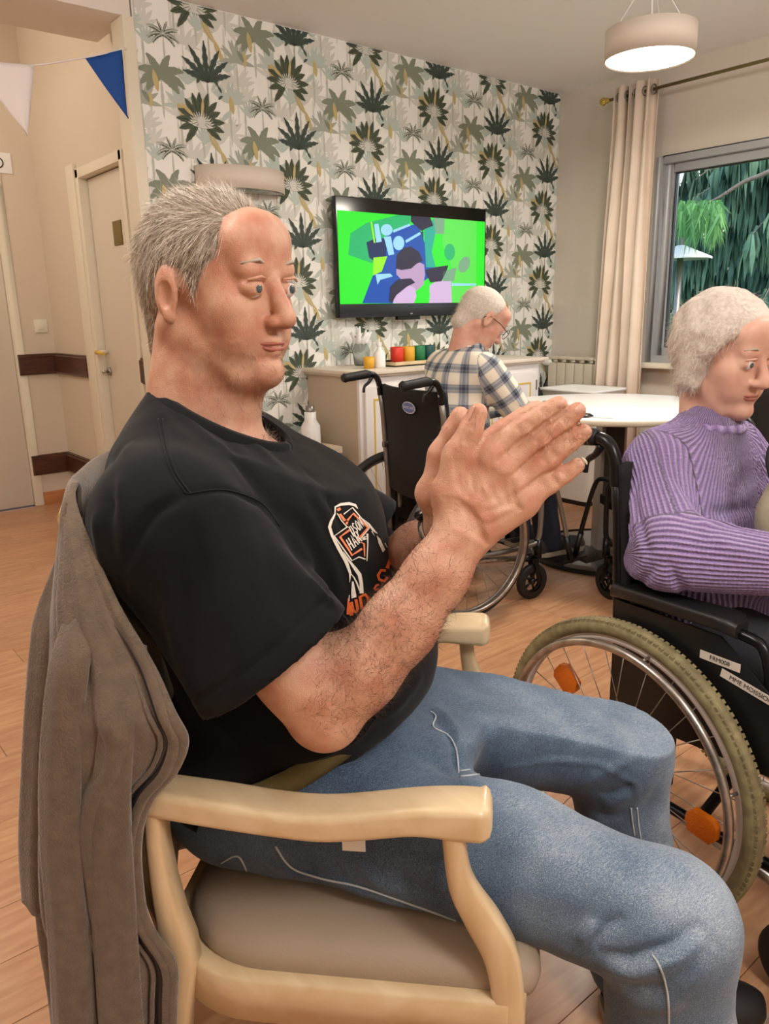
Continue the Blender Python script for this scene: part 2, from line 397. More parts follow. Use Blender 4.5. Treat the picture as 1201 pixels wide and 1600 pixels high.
def np_mesh(name, V, F, material, parent=None, attrs=None, smooth=True):
    off = rootof(parent) if parent is not None else np.zeros(3)
    V = (np.asarray(V)-off).astype(np.float32); F = np.asarray(F); k = F.shape[1]
    me = bpy.data.meshes.new(name); me.vertices.add(len(V)); me.vertices.foreach_set('co', V.ravel())
    me.loops.add(F.size); me.loops.foreach_set('vertex_index', F.ravel().astype(np.int32))
    me.polygons.add(len(F)); me.polygons.foreach_set('loop_start', np.arange(0, F.size, k, dtype=np.int32))
    try: me.polygons.foreach_set('loop_total', np.full(len(F), k, dtype=np.int32))
    except Exception: pass
    me.update(calc_edges=True); me.polygons.foreach_set('use_smooth', [smooth]*len(F))
    for m in (material if isinstance(material, (list, tuple)) else [material]): me.materials.append(MATS[m])
    if attrs:
        for kx, a in attrs.items():
            at = me.attributes.new(kx, 'FLOAT', 'POINT'); at.data.foreach_set('value', np.asarray(a, dtype=np.float32))
    o = bpy.data.objects.new(name, me); COL.objects.link(o)
    if parent is not None: o.parent = parent
    return o
# ------------------------------------------------------------------ signed distance modelling (bodies and clothes)
class SDF:
    def __init__(s, lo, hi, h):
        s.h = h; s.lo = np.asarray(lo, float); n = np.ceil((np.asarray(hi)-s.lo)/h).astype(int)+1; s.n = n
        s.ax = [(s.lo[i]+h*np.arange(n[i])).astype(np.float32) for i in range(3)]
        s.f = np.full(tuple(n), .2, np.float32)
    def _sl(s, lo, hi):
        a = np.clip(np.floor((np.asarray(lo)-s.lo)/s.h).astype(int), 0, s.n-1); b = np.clip(np.ceil((np.asarray(hi)-s.lo)/s.h).astype(int)+1, 1, s.n)
        return tuple(slice(a[i], max(b[i], a[i]+1)) for i in range(3))
    def _apply(s, sl, d, k, op):
        f = s.f[sl]
        if op == 'sub':
            d = -d
            h = np.clip(.5-.5*(d-f)/k, 0, 1) if k else None
            s.f[sl] = np.maximum(f, d) if not k else (f*(h)+d*(1-h)+k*h*(1-h)); return
        if k:
            h = np.clip(.5+.5*(d-f)/k, 0, 1); s.f[sl] = d*(1-h)+f*h-k*h*(1-h)
        else: s.f[sl] = np.minimum(f, d)
    def cap(s, a, b, ra, rb, k=.01, flat=None, op='add'):
        """tapered limb from a to b; flat=(direction, factor) squashes it along a direction"""
        a = np.asarray(a, float); b = np.asarray(b, float); R = max(ra, rb)*(max(1, flat[1]) if flat else 1)+k+2*s.h
        sl = s._sl(np.minimum(a, b)-R, np.maximum(a, b)+R)
        X = s.ax[0][sl[0]][:, None, None]-a[0]; Y = s.ax[1][sl[1]][None, :, None]-a[1]; Z = s.ax[2][sl[2]][None, None, :]-a[2]
        ba = b-a
        if flat:
            n = np.asarray(flat[0], float); n /= np.linalg.norm(n); q = 1/flat[1]-1
            dn = X*n[0]+Y*n[1]+Z*n[2]; X = X+dn*q*n[0]; Y = Y+dn*q*n[1]; Z = Z+dn*q*n[2]; ba = ba+(ba@n)*q*n
        L = ba@ba+1e-12
        t = np.clip((X*ba[0]+Y*ba[1]+Z*ba[2])/L, 0, 1)
        d = np.sqrt((X-t*ba[0])**2+(Y-t*ba[1])**2+(Z-t*ba[2])**2)-(ra+(rb-ra)*t)
        if flat: d = d*min(1, flat[1]) if flat[1] < 1 else d
        s._apply(sl, d.astype(np.float32), k, op); return s
    def chain(s, pts, rs, k=.01, flat=None):
        for i in range(len(pts)-1): s.cap(pts[i], pts[i+1], rs[i], rs[i+1], k, flat)
        return s
    def ell(s, c, r, Rm=None, k=.01, op='add'):
        """ellipsoid; Rm columns are its axes"""
        c = np.asarray(c, float); r = np.asarray(r, float); Rm = np.eye(3) if Rm is None else np.asarray(Rm, float)
        R = np.sqrt(((Rm*r)**2).sum(1))+k+2*s.h
        sl = s._sl(c-R, c+R)
        X = s.ax[0][sl[0]][:, None, None]-c[0]; Y = s.ax[1][sl[1]][None, :, None]-c[1]; Z = s.ax[2][sl[2]][None, None, :]-c[2]
        q = [(X*Rm[0, i]+Y*Rm[1, i]+Z*Rm[2, i])/r[i] for i in range(3)]
        k0 = np.sqrt(q[0]**2+q[1]**2+q[2]**2)+1e-9; k1 = np.sqrt((q[0]/r[0])**2+(q[1]/r[1])**2+(q[2]/r[2])**2)+1e-9
        d = k0*(k0-1)/k1
        s._apply(sl, d.astype(np.float32), k, op); return s
    def plane(s, p, n, k=0):
        """cuts away what lies on the side n points to"""
        p = np.asarray(p, float); n = np.asarray(n, float); n /= np.linalg.norm(n)
        d = (s.ax[0][:, None, None]-p[0])*n[0]+(s.ax[1][None, :, None]-p[1])*n[1]+(s.ax[2][None, None, :]-p[2])*n[2]
        s.f = np.maximum(s.f, d.astype(np.float32)); return s
    def mesh(s, relax=1):
        f = s.f; n = f.shape
        ins = f < 0
        c = np.zeros(tuple(m-1 for m in n), np.uint8)
        for dx in (0, 1):
            for dy in (0, 1):
                for dz in (0, 1): c += ins[dx:n[0]-1+dx, dy:n[1]-1+dy, dz:n[2]-1+dz]
        act = (c > 0) & (c < 8); I = np.argwhere(act); idx = np.full(act.shape, -1, np.int64); idx[act] = np.arange(len(I))
        P = np.zeros((len(I), 3)); cnt = np.zeros(len(I))
        corners = [(0, 0, 0), (1, 0, 0), (0, 1, 0), (1, 1, 0), (0, 0, 1), (1, 0, 1), (0, 1, 1), (1, 1, 1)]
        val = {q: f[I[:, 0]+q[0], I[:, 1]+q[1], I[:, 2]+q[2]].astype(float) for q in corners}
        for q in corners:
            for a in range(3):
                if q[a] == 0:
                    q2 = list(q); q2[a] = 1; q2 = tuple(q2); v0, v1 = val[q], val[q2]; m = (v0 < 0) != (v1 < 0)
                    t = np.where(m, v0/(v0-v1+1e-12), 0)
                    pt = np.array(q, float)[None, :].repeat(len(I), 0); pt[:, a] = t
                    P[m] += pt[m]; cnt[m] += 1
        P = (P/cnt[:, None]+I)*s.h+s.lo
        Q = []
        for a in range(3):
            b, c2 = (a+1) % 3, (a+2) % 3
            sl0 = [slice(None)]*3; sl1 = [slice(None)]*3; sl0[a] = slice(0, -1); sl1[a] = slice(1, None)
            A, B = ins[tuple(sl0)], ins[tuple(sl1)]; E = np.argwhere(A != B)
            ok = (E[:, b] > 0) & (E[:, c2] > 0) & (E[:, b] < n[b]-1) & (E[:, c2] < n[c2]-1); E = E[ok]
            def g(db, dc):
                J = E.copy(); J[:, b] += db; J[:, c2] += dc; return idx[J[:, 0], J[:, 1], J[:, 2]]
            quad = np.stack([g(-1, -1), g(0, -1), g(0, 0), g(-1, 0)], 1)
            fl = ~A[E[:, 0], E[:, 1], E[:, 2]]; quad[fl] = quad[fl][:, ::-1]; Q.append(quad)
        Q = np.concatenate(Q)
        for _ in range(relax): P = lap(P, Q, .5)
        return P, Q
def lap(P, Q, lam=.5):
    S = np.zeros_like(P); c = np.zeros(len(P))
    for i in range(4):
        j = (i+1) % 4
        for a, b in ((i, j), (j, i)):
            for ax in range(3): S[:, ax] += np.bincount(Q[:, a], P[Q[:, b], ax], len(P))
            c += np.bincount(Q[:, a], minlength=len(P))
    return P+(S/np.maximum(c, 1)[:, None]-P)*lam
def normals(P, Q):
    n = np.cross(P[Q[:, 2]]-P[Q[:, 0]], P[Q[:, 3]]-P[Q[:, 1]]); N = np.zeros_like(P)
    for i in range(4):
        for a in range(3): N[:, a] += np.bincount(Q[:, i], n[:, a], len(P))
    return N/(np.linalg.norm(N, axis=1)[:, None]+1e-12)
def poly_dist(P, pts):
    """distance to a polyline and the position along it, 0..1"""
    pts = np.asarray(pts, float); D = np.full(len(P), 9.0); T = np.zeros(len(P)); m = len(pts)-1
    lo = pts.min(0)-.12; hi = pts.max(0)+.12; ok = np.all((P > lo) & (P < hi), axis=1); A = P[ok]; d0 = D[ok]; t0 = T[ok]
    for i in range(m):
        a, b = pts[i], pts[i+1]; ba = b-a; t = np.clip(((A-a)@ba)/(ba@ba+1e-12), 0, 1); d = np.linalg.norm(A-a-t[:, None]*ba, axis=1)
        k = d < d0; d0[k] = d[k]; t0[k] = (i+t[k])/m
    D[ok] = d0; T[ok] = t0; return D, T
def fold(P, N, pts, w, amp, taper=True, facing=None):
    D, T = poly_dist(P, pts); a = amp*np.exp(-(D/w)**2)
    if taper: a *= np.clip(np.sin(np.pi*np.clip(T, .001, .999)), 0, 1)**.6
    if facing is not None: a *= np.clip(N@np.asarray(facing)*3, 0, 1)
    P += N*a[:, None]
def vnoise(P, sc, seed=0):
    rng = np.random.default_rng(seed); g = rng.random((24, 24, 24)); X = P*sc; i = np.floor(X).astype(int); t = X-i; t = t*t*(3-2*t); r = 0
    for dx in (0, 1):
        for dy in (0, 1):
            for dz in (0, 1):
                wgt = (t[:, 0] if dx else 1-t[:, 0])*(t[:, 1] if dy else 1-t[:, 1])*(t[:, 2] if dz else 1-t[:, 2])
                r = r+wgt*g[(i[:, 0]+dx) % 24, (i[:, 1]+dy) % 24, (i[:, 2]+dz) % 24]
    return r*2-1
def bvh(P, Q): return BVHTree.FromPolygons([Vector(p) for p in P], [tuple(int(i) for i in q) for q in Q])
def snap(tree, p, off=0.0):
    c, n, i, d = tree.find_nearest(Vector(p)); return np.array(c)+np.array(n)*off
def shoot(tree, x, y, off=0.0):
    d = ray(x, y); d = d/np.linalg.norm(d); c, n, i, t = tree.ray_cast(Vector(EYE), Vector(d))
    if c is None: return None
    n = np.array(n); 
    if n@d > 0: n = -n
    return np.array(c)+n*off
# ================================================================== THE ROOM
XR, YW, ZC = 4.43, 3.55, 2.55; YB, XC, ZC2 = 5.33, 1.60, 2.88; XL, YS = -2.4, -2.6
def struct(name, mb, m, parent=None, **k):
    o = mb.build(name, m, parent, **k)
    if parent is None: o['kind'] = 'structure'
    return o
# floor with its boards (boards run along x); each board a part of the floor
fl = MB().box((XL, YS, -.05), (XR+.1, YB+.1, -.004)).build('floor', 'subfloor'); fl['kind'] = 'structure'
rnd = random.Random(5)
bm_cache = {}
def board_mesh(L, W):
    key = (round(L, 2), round(W, 3))
    if key in bm_cache: return bm_cache[key]
    e = .0006; me = bpy.data.meshes.new('board')
    V = [(0, 0, -.004), (L, 0, -.004), (L, W, -.004), (0, W, -.004), (0, 0, -e), (L, 0, -e), (L, W, -e), (0, W, -e), (e, e, 0), (L-e, e, 0), (L-e, W-e, 0), (e, W-e, 0)]
    me.from_pydata(V, [], [(4, 5, 9, 8), (5, 6, 10, 9), (6, 7, 11, 10), (7, 4, 8, 11), (8, 9, 10, 11), (0, 1, 5, 4), (1, 2, 6, 5), (2, 3, 7, 6), (3, 0, 4, 7)])
    me.materials.append(MATS['plank_wood']); bm_cache[key] = me; return me
W = .155; nb = 0; restV = MB()
y = YS
while y < YB:
    x = XL-rnd.random()*1.1
    while x < XR:
        L = 1.25; cxm, cym = x+L/2, y+W/2
        x0 = max(x, XL); x1 = min(x+L, XR)
        if x1-x0 > .02:
            wy = min(W, YB-y)
            v = np.array([cxm, cym, 0])-EYE; dz = v@CF
            vis = False
            for tt in (0.02, .25, .5, .75, .98):
                q = np.array([x0+(x1-x0)*tt, cym, 0]); vq = q-EYE
                if vq@CF > .2:
                    px, py = pj(q)
                    if -120 < px < 1320 and 600 < py < 1750: vis = True
            if vis and nb < 298:
                o = bpy.data.objects.new('floorboard', board_mesh(round((x1-x0)-.0012, 2) if x1-x0 < L-.01 else L-.0012, wy-.0012)); COL.objects.link(o); o.parent = fl; o.location = (x0, y, 0); nb += 1
            else:
                restV.box((x0, y, -.004), (x1-.001, y+wy-.001, 0))
        x += L
    y += W
o = restV.build('floorboards_out_of_view', 'plank_wood', fl); o.name = 'floorboard_field'; o['kind'] = 'stuff'
# walls
# window opening in the right wall: y .95..2.80, z .88..2.055
wy0, wy1, wz0, wz1 = 0.75, 2.806, 0.86, 2.055
mb = MB(); T = .22
for a, b in (((XR, wy1, 0), (XR+T, YW+.1, ZC)), ((XR, YS, 0), (XR+T, wy0, ZC)), ((XR, wy0, 0), (XR+T, wy1, wz0)), ((XR, wy0, wz1), (XR+T, wy1, ZC))): mb.box(a, b)
wall_right = struct('wall_right', mb, 'room_wall_paint')
wall_back = struct('wall_back', MB().box((XC-.05, YW, 0), (XR+T, YW+.12, ZC2)), 'room_wall_paint')
struct('wall_front', MB().box((XL-.1, YS-.1, 0), (XR+T, YS, ZC)), 'room_wall_paint')
struct('wall_left', MB().box((XL-.1, YS-.1, 0), (XL, YB+.2, ZC2)), 'wall_paint')
struct('ceiling', MB().box((XL-.1, YS-.1, ZC), (XR+T, YW+.12, ZC+.1)), 'ceiling_paint')
# corridor beyond the opening
cor_r = struct('wall_corridor_right', MB().box((XC, YW+.1, 0), (XC+.1, 3.93, ZC2)).box((XC, 4.55, 0), (XC+.1, YB+.1, ZC2)).box((XC, 3.93, 1.955), (XC+.1, 4.55, ZC2)), 'wall_paint')
cor_b = struct('wall_corridor_back', MB().box((1.385, YB, 0), (XC+.1, YB+.1, ZC2)).box((XL, YB, 0), (.53, YB+.1, ZC2)).box((.53, YB, 2.01), (1.385, YB+.1, ZC2)), 'wall_paint')
struct('ceiling_corridor', MB().box((XL, 3.95, ZC2), (XC+.1, YB+.1, ZC2+.1)), 'ceiling_paint')
struct('trim_1', MB().box((XL, YW, 2.44), (1.545, 3.95, ZC2)), 'beam_paint', bevel=.006).name = 'trim_beam'
struct('trim_2', MB().box((1.50, YW-.012, 0), (1.552, YW+.12, 2.44)), 'trim_cream', bevel=.004)
# skirting boards
struct('baseboard_corridor', MB().box((1.405, YB-.014, 0), (XC, YB, .085)).box((XC-.014, 4.75, 0), (XC, YB, .085)), 'skirting_wood', bevel=.003)
struct('baseboard_right', MB().box((XR-.014, YS, 0), (XR, YW, .085)), 'skirting_wood', bevel=.003)
struct('baseboard_back', MB().box((1.56, YW-.014, 0), (XR, YW, .085)), 'skirting_wood', bevel=.003)
# door 1: left, in the corridor's end wall (mostly out of frame), plain white leaf
d1 = thing('door_1', 'plain white corridor door at the left edge of the picture', 'door', (.95, YB+.02, 0)); d1['kind'] = 'structure'
MB().box((.535, YB+.012, .008), (1.345, YB+.052, 1.99)).build('door_leaf', 'door_white', d1, bevel=.003)
MB().box((1.347, YB-.008, 0), (1.405, YB+.06, 2.0)).box((.47, YB-.008, 2.0), (1.405, YB+.06, 2.055)).box((.47, YB-.008, 0), (.533, YB+.06, 2.0)).build('door_frame', 'trim_cream', d1, bevel=.005)
# door 2: in the right side wall of the corridor
d2 = thing('door_2', 'white corridor door with a small bronze plaque and yellow handle', 'door', (XC, 4.24, 0)); d2['kind'] = 'structure'
MB().box((XC+.035, 3.955, .006), (XC+.075, 4.525, 1.93)).build('door_leaf', 'door_white', d2, bevel=.003)
m = MB(); fw_ = .075
m.box((XC-.014, 4.53, 0), (XC+.08, 4.53+.045, 1.985)).box((XC-.022, 4.575, 0), (XC, 4.70, 1.985+.03)).box((XC-.014, 3.91, 1.935), (XC+.08, 4.575, 1.985)).box((XC-.014, 3.905, 0), (XC+.08, 3.95, 1.985))
m.build('door_frame', 'trim_cream', d2, bevel=.005)
MB().box((XC+.028, 4.105, 1.565), (XC+.036, 4.215, 1.685)).build('door_plaque', 'plaque', d2, bevel=.002)
h = MB().cyl((XC+.034, 4.49, 1.01), (XC-.03, 4.49, 1.01), .011).build('door_handle', 'trim_cream', d2)
MB().tube([(XC-.03, 4.49, 1.01), (XC-.036, 4.44, 1.012), (XC-.034, 4.37, 1.005)], [.013, .011, .009]).build('lever', 'gold_line', h)
MB().cyl((XC+.034, 4.49, .90), (XC+.022, 4.49, .90), .024).cyl((XC+.024, 4.49, .90), (XC-.01, 4.49, .90), .008).build('lock_cylinder', 'silver', d2)
# dark wood bumper rails (thick moulded boards) at two heights
def rail(name, pts, z0, z1, lab):
    P = [np.array([*p, 0.]) for p in pts]; m = MB(); th = .028
    prof = [(0, 0), (th*.6, 0), (th, .012), (th, (z1-z0)-.016), (th*.7, (z1-z0)-.010), (th*.7, (z1-z0)-.003), (0, z1-z0)]
    G = []
    for i, p in enumerate(P):
        d = (P[min(i+1, len(P)-1)]-P[max(i-1, 0)]); d /= np.linalg.norm(d); nn = np.array([d[1], -d[0], 0])
        if 0 < i < len(P)-1:
            a = P[i]-P[i-1]; b = P[i+1]-P[i]; a /= np.linalg.norm(a); b /= np.linalg.norm(b); na, nb_ = np.array([a[1], -a[0], 0]), np.array([b[1], -b[0], 0])
            nn = (na+nb_); nn /= (nn@na)
        G.append([p+nn*q+np.array([0, 0, z0+z]) for q, z in prof])
    m.grid(G, close=True); m.add(G[0], [tuple(range(len(prof)))[::-1]]); m.add(G[-1], [tuple(range(len(prof)))])
    o = m.build(name, 'rail_wood', smooth=False); tag(o, lab, 'handrail'); return o
rail('wall_rail', [(1.36, YB), (XC, YB), (XC, 4.70)], .855, .985, 'upper dark wooden bumper rail turning the corridor corner, left of the second door')
rail('wall_rail', [(1.36, YB), (XC, YB), (XC, 4.70)], .205, .335, 'lower dark wooden bumper rail near the floor in the corridor corner')
rail('wall_rail', [(XC, 3.90), (XC, 3.67)], .865, 1.0, 'short stub of dark wooden bumper rail right of the plaque door')
# light switch, exit sign
s = thing('light_switch', 'small cream light switch on the wall above the upper rail', 'light switch', (1.52, YB, 1.155))
MB().box((1.483, YB-.010, 1.117), (1.563, YB, 1.197)).build('switch_plate', 'switch_white', s, bevel=.003)
MB().box((1.503, YB-.015, 1.135), (1.543, YB-.009, 1.179)).build('rocker', 'switch_white', s, bevel=.002)
s = thing('wall_sign', 'white square wall sign with a black circle above the left corridor door', 'sign', (1.40, YB, 2.1))
MB().box((1.345, YB-.008, 2.055), (1.475, YB, 2.17)).build('sign_plate', 'paper_white', s, bevel=.002)
MB().ring((1.398, YB-.010, 2.112), (1, 0, 0), (0, 0, 1), .028, .0035, 32, 6).build('circle_mark', 'black_plastic', s)
MB().box((1.390, YB-.011, 2.106), (1.402, YB-.008, 2.118)).build('dot_mark', 'black_plastic', s)
# bunting across the opening
bun = thing('bunting', 'bunting of one white and one blue triangle strung across the corridor opening', 'bunting', (1.0, 3.5, 2.15))
bl = spline([(.55, 3.49, 2.19), (.976, 3.5, 2.155), (1.103, 3.5, 2.173), (1.311, 3.5, 2.235), (1.505, 3.53, 2.31)], 8)
MB().tube(bl, .0035, 6).build('cord', 'flag_white', bun)
def flag(a, b, c, m, lab):
    a, b, c = map(np.asarray, (a, b, c)); G = []
    for i in range(13):
        t = i/12; L, R = a+(c-a)*t, b+(c-b)*t
        G.append([L+(R-L)*s_+np.array([0, .006*math.sin(5*s_+3*t), 0]) for s_ in np.linspace(0, 1, 9)])
    o = MB().grid(G).build('flag', m, bun, solid=.0015); o['label'] = lab
flag((.86, 3.49, 2.155), (1.103, 3.5, 2.171), (1.046, 3.495, 1.908), 'flag_white', 'white triangular flag')
flag((1.311, 3.5, 2.232), (1.476, 3.52, 2.295), (1.476, 3.515, 2.030), 'flag_blue', 'blue triangular flag')

# ------------------------------------------------------------------ wallpaper: printed foliage on a panel
wp = MB().box((1.552, YW-.0015, .02), (XR-.001, YW, ZC-.001)).build('wallpaper', 'paper_base', wall_back)
LAY = {k: MB() for k in ('leaf_dark', 'leaf_dark_green', 'leaf_olive', 'leaf_grey', 'leaf_pale', 'leaf_teal', 'leaf_ochre', 'leaf_trunk', 'leaf_ink')}
ORDER_X = 0
ORDER = ['leaf_pale', 'leaf_trunk', 'leaf_teal', 'leaf_grey', 'leaf_ochre', 'leaf_olive', 'leaf_dark_green', 'leaf_dark', 'leaf_ochre2', 'leaf_pale2', 'leaf_ink']
cell = []  # (layer, polygon in cell coordinates)
R2 = random.Random(11)
def leaf(layer, bx, by, ang, ln, wd, bend=0, jag=0, n=7, vein=None):
    """one printed leaf: a curved lens, notched if jag>0"""
    up, dn, mid = [], [], []
    for i in range(n+1):
        t = i/n; a = ang+bend*t; 
        if i == 0: px, py = bx, by
        else: px += math.cos(a)*ln/n; py += math.sin(a)*ln/n
        w_ = wd*math.sin(math.pi*min(1, t*.93+.04))**.8*.5
        if jag and 0 < i < n: w_ *= 1-(jag if i % 2 else 0)
        up.append((px-math.sin(a)*w_, py+math.cos(a)*w_)); dn.append((px+math.sin(a)*w_, py-math.cos(a)*w_)); mid.append((px, py))
    for i in range(n): cell.append((layer, [dn[i], dn[i+1], up[i+1], up[i]]))
    if vein:
        for i in range(n-1): 
            (x0, y0), (x1, y1) = mid[i], mid[i+1]; d = .0011; a = math.atan2(y1-y0, x1-x0); sx, sy = -math.sin(a)*d, math.cos(a)*d
            cell.append((vein, [(x0-sx, y0-sy), (x1-sx, y1-sy), (x1+sx, y1+sy), (x0+sx, y0+sy)]))
D = math.radians
def trunk(layer, x, y, ln, wd, lean=0):
    leaf(layer, x, y, D(-90)+lean, ln, wd, 0, .25, 9)
# dark banana plant
def banana(x, y, s, layer, v='leaf_pale2'):
    trunk('leaf_grey', x, y-.02*s, .13*s, .010*s)
    for a, l, b in ((92, .125, 0), (70, .115, -.2), (114, .118, .2), (50, .11, -.25), (134, .108, .3), (32, .095, -.4), (152, .09, .4)):
        leaf(layer, x, y-.03*s, D(a), l*s*1.12, .026*s, b, .34, 10, 'leaf_ink')
    leaf(layer, x, y, D(-15), .06*s, .018*s, -.8, .2); leaf(layer, x, y, D(196), .06*s, .018*s, .8, .2)
banana(0, 0, 1.22, 'leaf_dark')
# dark rosette of rounded leaves with a pale fan and ochre blades
rx, ry = -.045, -.205
for a in range(-40, 225, 22):
    leaf('leaf_dark_green', rx+.02*math.cos(D(a)), ry+.018*math.sin(D(a)), D(a+R2.uniform(-4, 4)), R2.uniform(.090, .110), .032, R2.uniform(-.15, .15), .12, 8, 'leaf_ink')
for a in range(10, 175, 11): leaf('leaf_pale2', rx, ry-.03, D(a), .070, .010, 0, 0, 4)
leaf('leaf_ochre2', rx+.005, ry+.015, D(82), .085, .015, 0); leaf('leaf_ochre2', rx-.03, ry+.01, D(140), .085, .016, 0)
trunk('leaf_trunk', rx+.005, ry-.02, .14, .014)
leaf('leaf_ochre', rx+.035, ry-.045, D(-62), .11, .028, .25, 0, 8, 'leaf_pale2')
# olive drooping palm
ox, oy = -.225, -.055
for a, l, b in ((80, .10, -.5), (55, .11, -1.1), (30, .11, -1.4), (105, .10, .6), (130, .105, 1.2), (155, .10, 1.4), (5, .09, -1.2), (178, .085, 1.3), (65, .075, -.9), (120, .07, .9)):
    leaf('leaf_olive', ox, oy, D(a), l*1.12, .038, b, .14, 9)
leaf('leaf_ochre2', ox-.035, oy+.03, D(-80), .085, .026, 0); trunk('leaf_trunk', ox, oy, .16, .016)
leaf('leaf_ochre', ox+.07, oy-.09, D(-60), .075, .035, .3)
# light outline palm
lx, ly = -.20, .125
for a, l, b in ((75, .06, -.3), (45, .08, -.8), (15, .085, -1.0), (105, .06, .3), (135, .08, .8), (165, .085, 1.0), (-8, .07, -.9), (190, .07, .9)):
    leaf('leaf_grey', lx, ly, D(a), l, .014, b, .3, 9, 'leaf_pale2')
    leaf('leaf_dark_green', lx, ly-.007, D(a), l*.93, .006, b, .5, 9); leaf('leaf_dark_green', lx, ly+.006, D(a), l*.85, .003, b, .5, 9)
trunk('leaf_trunk', lx, ly, .15, .010)
# pale fans and pale palms in the background
for (px_, py_, s_) in ((.155, -.03, 1.0), (-.11, .10, .9), (.10, -.25, .9), (.205, .17, .8), (-.16, -.2, .8)):
    for a in range(10, 175, 15): leaf('leaf_pale', px_, py_, D(a), .10*s_, .016*s_, R2.uniform(-.5, .5), .1, 6)
    trunk('leaf_pale', px_, py_, .17, .012)
for (px_, py_) in ((.105, .02), (-.10, -.06), (.215, -.16), (-.03, .17)):
    for a in (60, 75, 90, 105, 120, 40, 140): leaf('leaf_teal', px_, py_, D(a), .075, .014, 0, 0, 5)
for (px_, py_, a, l) in ((.125, -.155, 96, .075), (.05, .145, -70, .09), (.20, .06, 84, .06)): leaf('leaf_ochre', px_, py_, D(a), l, .026, .1, 0, 7)
leaf('leaf_teal', .02, -.07, D(60), .09, .02, -.3, 0, 6); leaf('leaf_teal', .06, -.19, D(30), .07, .022, .4)
leaf('leaf_olive', .165, .12, D(-35), .055, .022, -.6); leaf('leaf_dark', .05, -.045, D(-35), .035, .012, -.6); leaf('leaf_dark', .075, -.085, D(200), .03, .012, .5)
for (px_, py_, s_, ly_) in ((.16, .07, 1.0, 'leaf_grey'), (-.145, -.16, .9, 'leaf_teal'), (.11, -.11, 1.0, 'leaf_teal'), (.19, -.09, .9, 'leaf_pale'), (.02, -.30, .8, 'leaf_pale')):
    for a in range(15, 170, 17): leaf(ly_, px_, py_, D(a+R2.uniform(-5, 5)), .095*s_, .022*s_, R2.uniform(-.5, .5), .1, 6)
    trunk('leaf_trunk', px_, py_, .19, .013)
for i_ in range(9): leaf('leaf_pale', R2.uniform(-.24, .24), R2.uniform(-.23, .23), D(R2.uniform(30, 150)), .12, .035, R2.uniform(-.6, .6), 0, 6)
# lay the repeat over the wall (half-drop), clipped to the wall's edges
x_lo, x_hi, z_lo, z_hi = 1.556, XR-.003, .55, ZC-.004
for i in range(-1, 6):
    for j in range(-1, 7):
        ox_, oz_ = 2.370+.487*i-.487, 2.27-.47*j-(.235 if i % 2 else 0)+.005
        ox_ += .0; z0_ = oz_
        for pi_, (layer, pg) in enumerate(cell):
            q = [(ox_+a, z0_+b) for a, b in pg]
            if max(p[0] for p in q) < x_lo or min(p[0] for p in q) > x_hi or max(p[1] for p in q) < z_lo or min(p[1] for p in q) > z_hi: continue
            q = [(min(max(a, x_lo), x_hi), min(max(b, z_lo), z_hi)) for a, b in q]
            k = ORDER.index(layer); yy = YW-.0016-.00040*k-.000001*(pi_ % 380)
            LAY[{'leaf_ochre2': 'leaf_ochre', 'leaf_pale2': 'leaf_pale'}.get(layer, layer)].add([(a, yy, b) for a, b in q], [(0, 1, 2, 3)], 0, False)
for k, m in LAY.items():
    o = m.build('wallpaper_'+k, k, wp); o['kind'] = 'stuff'

# ------------------------------------------------------------------ ceiling pendant and wall lights
def pendant(c, r, h, lab):
    c = np.asarray(c, float); t = thing('pendant_lamp', lab, 'lamp', (c[0], c[1], c[2]), 0)
    MB().lathe(c, [(r*.97, .004), (r, 0), (r, h), (r*.97, h), (r*.965, h-.004), (r*.965, .006)], 56).build('lamp_shade', 'lamp_fabric', t)
    MB().lathe(c, [(.0005, .010), (r*.5, .009), (r*.965, .007)], 48).build('diffuser', 'lamp_glow', t)
    MB().lathe(c, [(.0005, h-.012), (r*.965, h-.012)], 48).build('top_disc', 'lamp_fabric', t)
    top = c+np.array([.0, 0, h])
    j = np.array([c[0]-.01, c[1], ZC-.03])
    for a in (15, 140, 265): MB().cyl(c+np.array([.85*r*math.cos(D(a)), .85*r*math.sin(D(a)), h-.01]), j, .0022, 6).build('suspension_wire', 'plastic_white', t)
    MB().cyl(top-np.array([0, 0, .01]), j+np.array([.0, 0, 0]), .0035, 8).build('power_cable', 'plastic_white', t)
    MB().lathe((c[0]-.01, c[1], ZC-.035), [(.0005, 0), (.05, 0), (.055, .035)], 24).build('ceiling_rose', 'plastic_white', t)
pendant((3.137, 2.057, 2.19), .182, .115, 'white drum pendant lamp glowing underneath, hanging near the curtain')
pl = bpy.data.lights.new('pendant_light', 'AREA'); pl.shape = 'DISK'; pl.size = .3; pl.energy = 12; pl.color = (1, .9, .78)
po = bpy.data.objects.new('pendant_light', pl); po.location = (3.137, 2.057, 2.186); COL.objects.link(po)
s = thing('wall_lamp', 'white half drum wall lamp on the leafy wallpaper, partly behind the man in black', 'lamp', (2.02, YW-.002, 1.80))
m = MB(); G = []
for z in (1.775, 1.875):
    G.append([(2.02+.235*math.cos(a), YW-.004-.14*math.sin(a), z) for a in np.linspace(0, math.pi, 33)])
m.grid(G); m.build('lamp_shade', 'lamp_fabric', s, solid=.004)
m = MB(); m.grid([[(2.02+.228*math.cos(a)*q, YW-.006-.134*math.sin(a)*q, 1.772) for a in np.linspace(0, math.pi, 25)] for q in (.02, .5, 1)]); m.build('diffuser', 'clear_glass', s, solid=.003)
m = MB(); m.grid([[(2.02+.228*math.cos(a)*q, YW-.006-.134*math.sin(a)*q, 1.868) for a in np.linspace(0, math.pi, 25)] for q in (.02, .5, 1)]); m.build('top_plate', 'lamp_fabric', s, solid=.003)

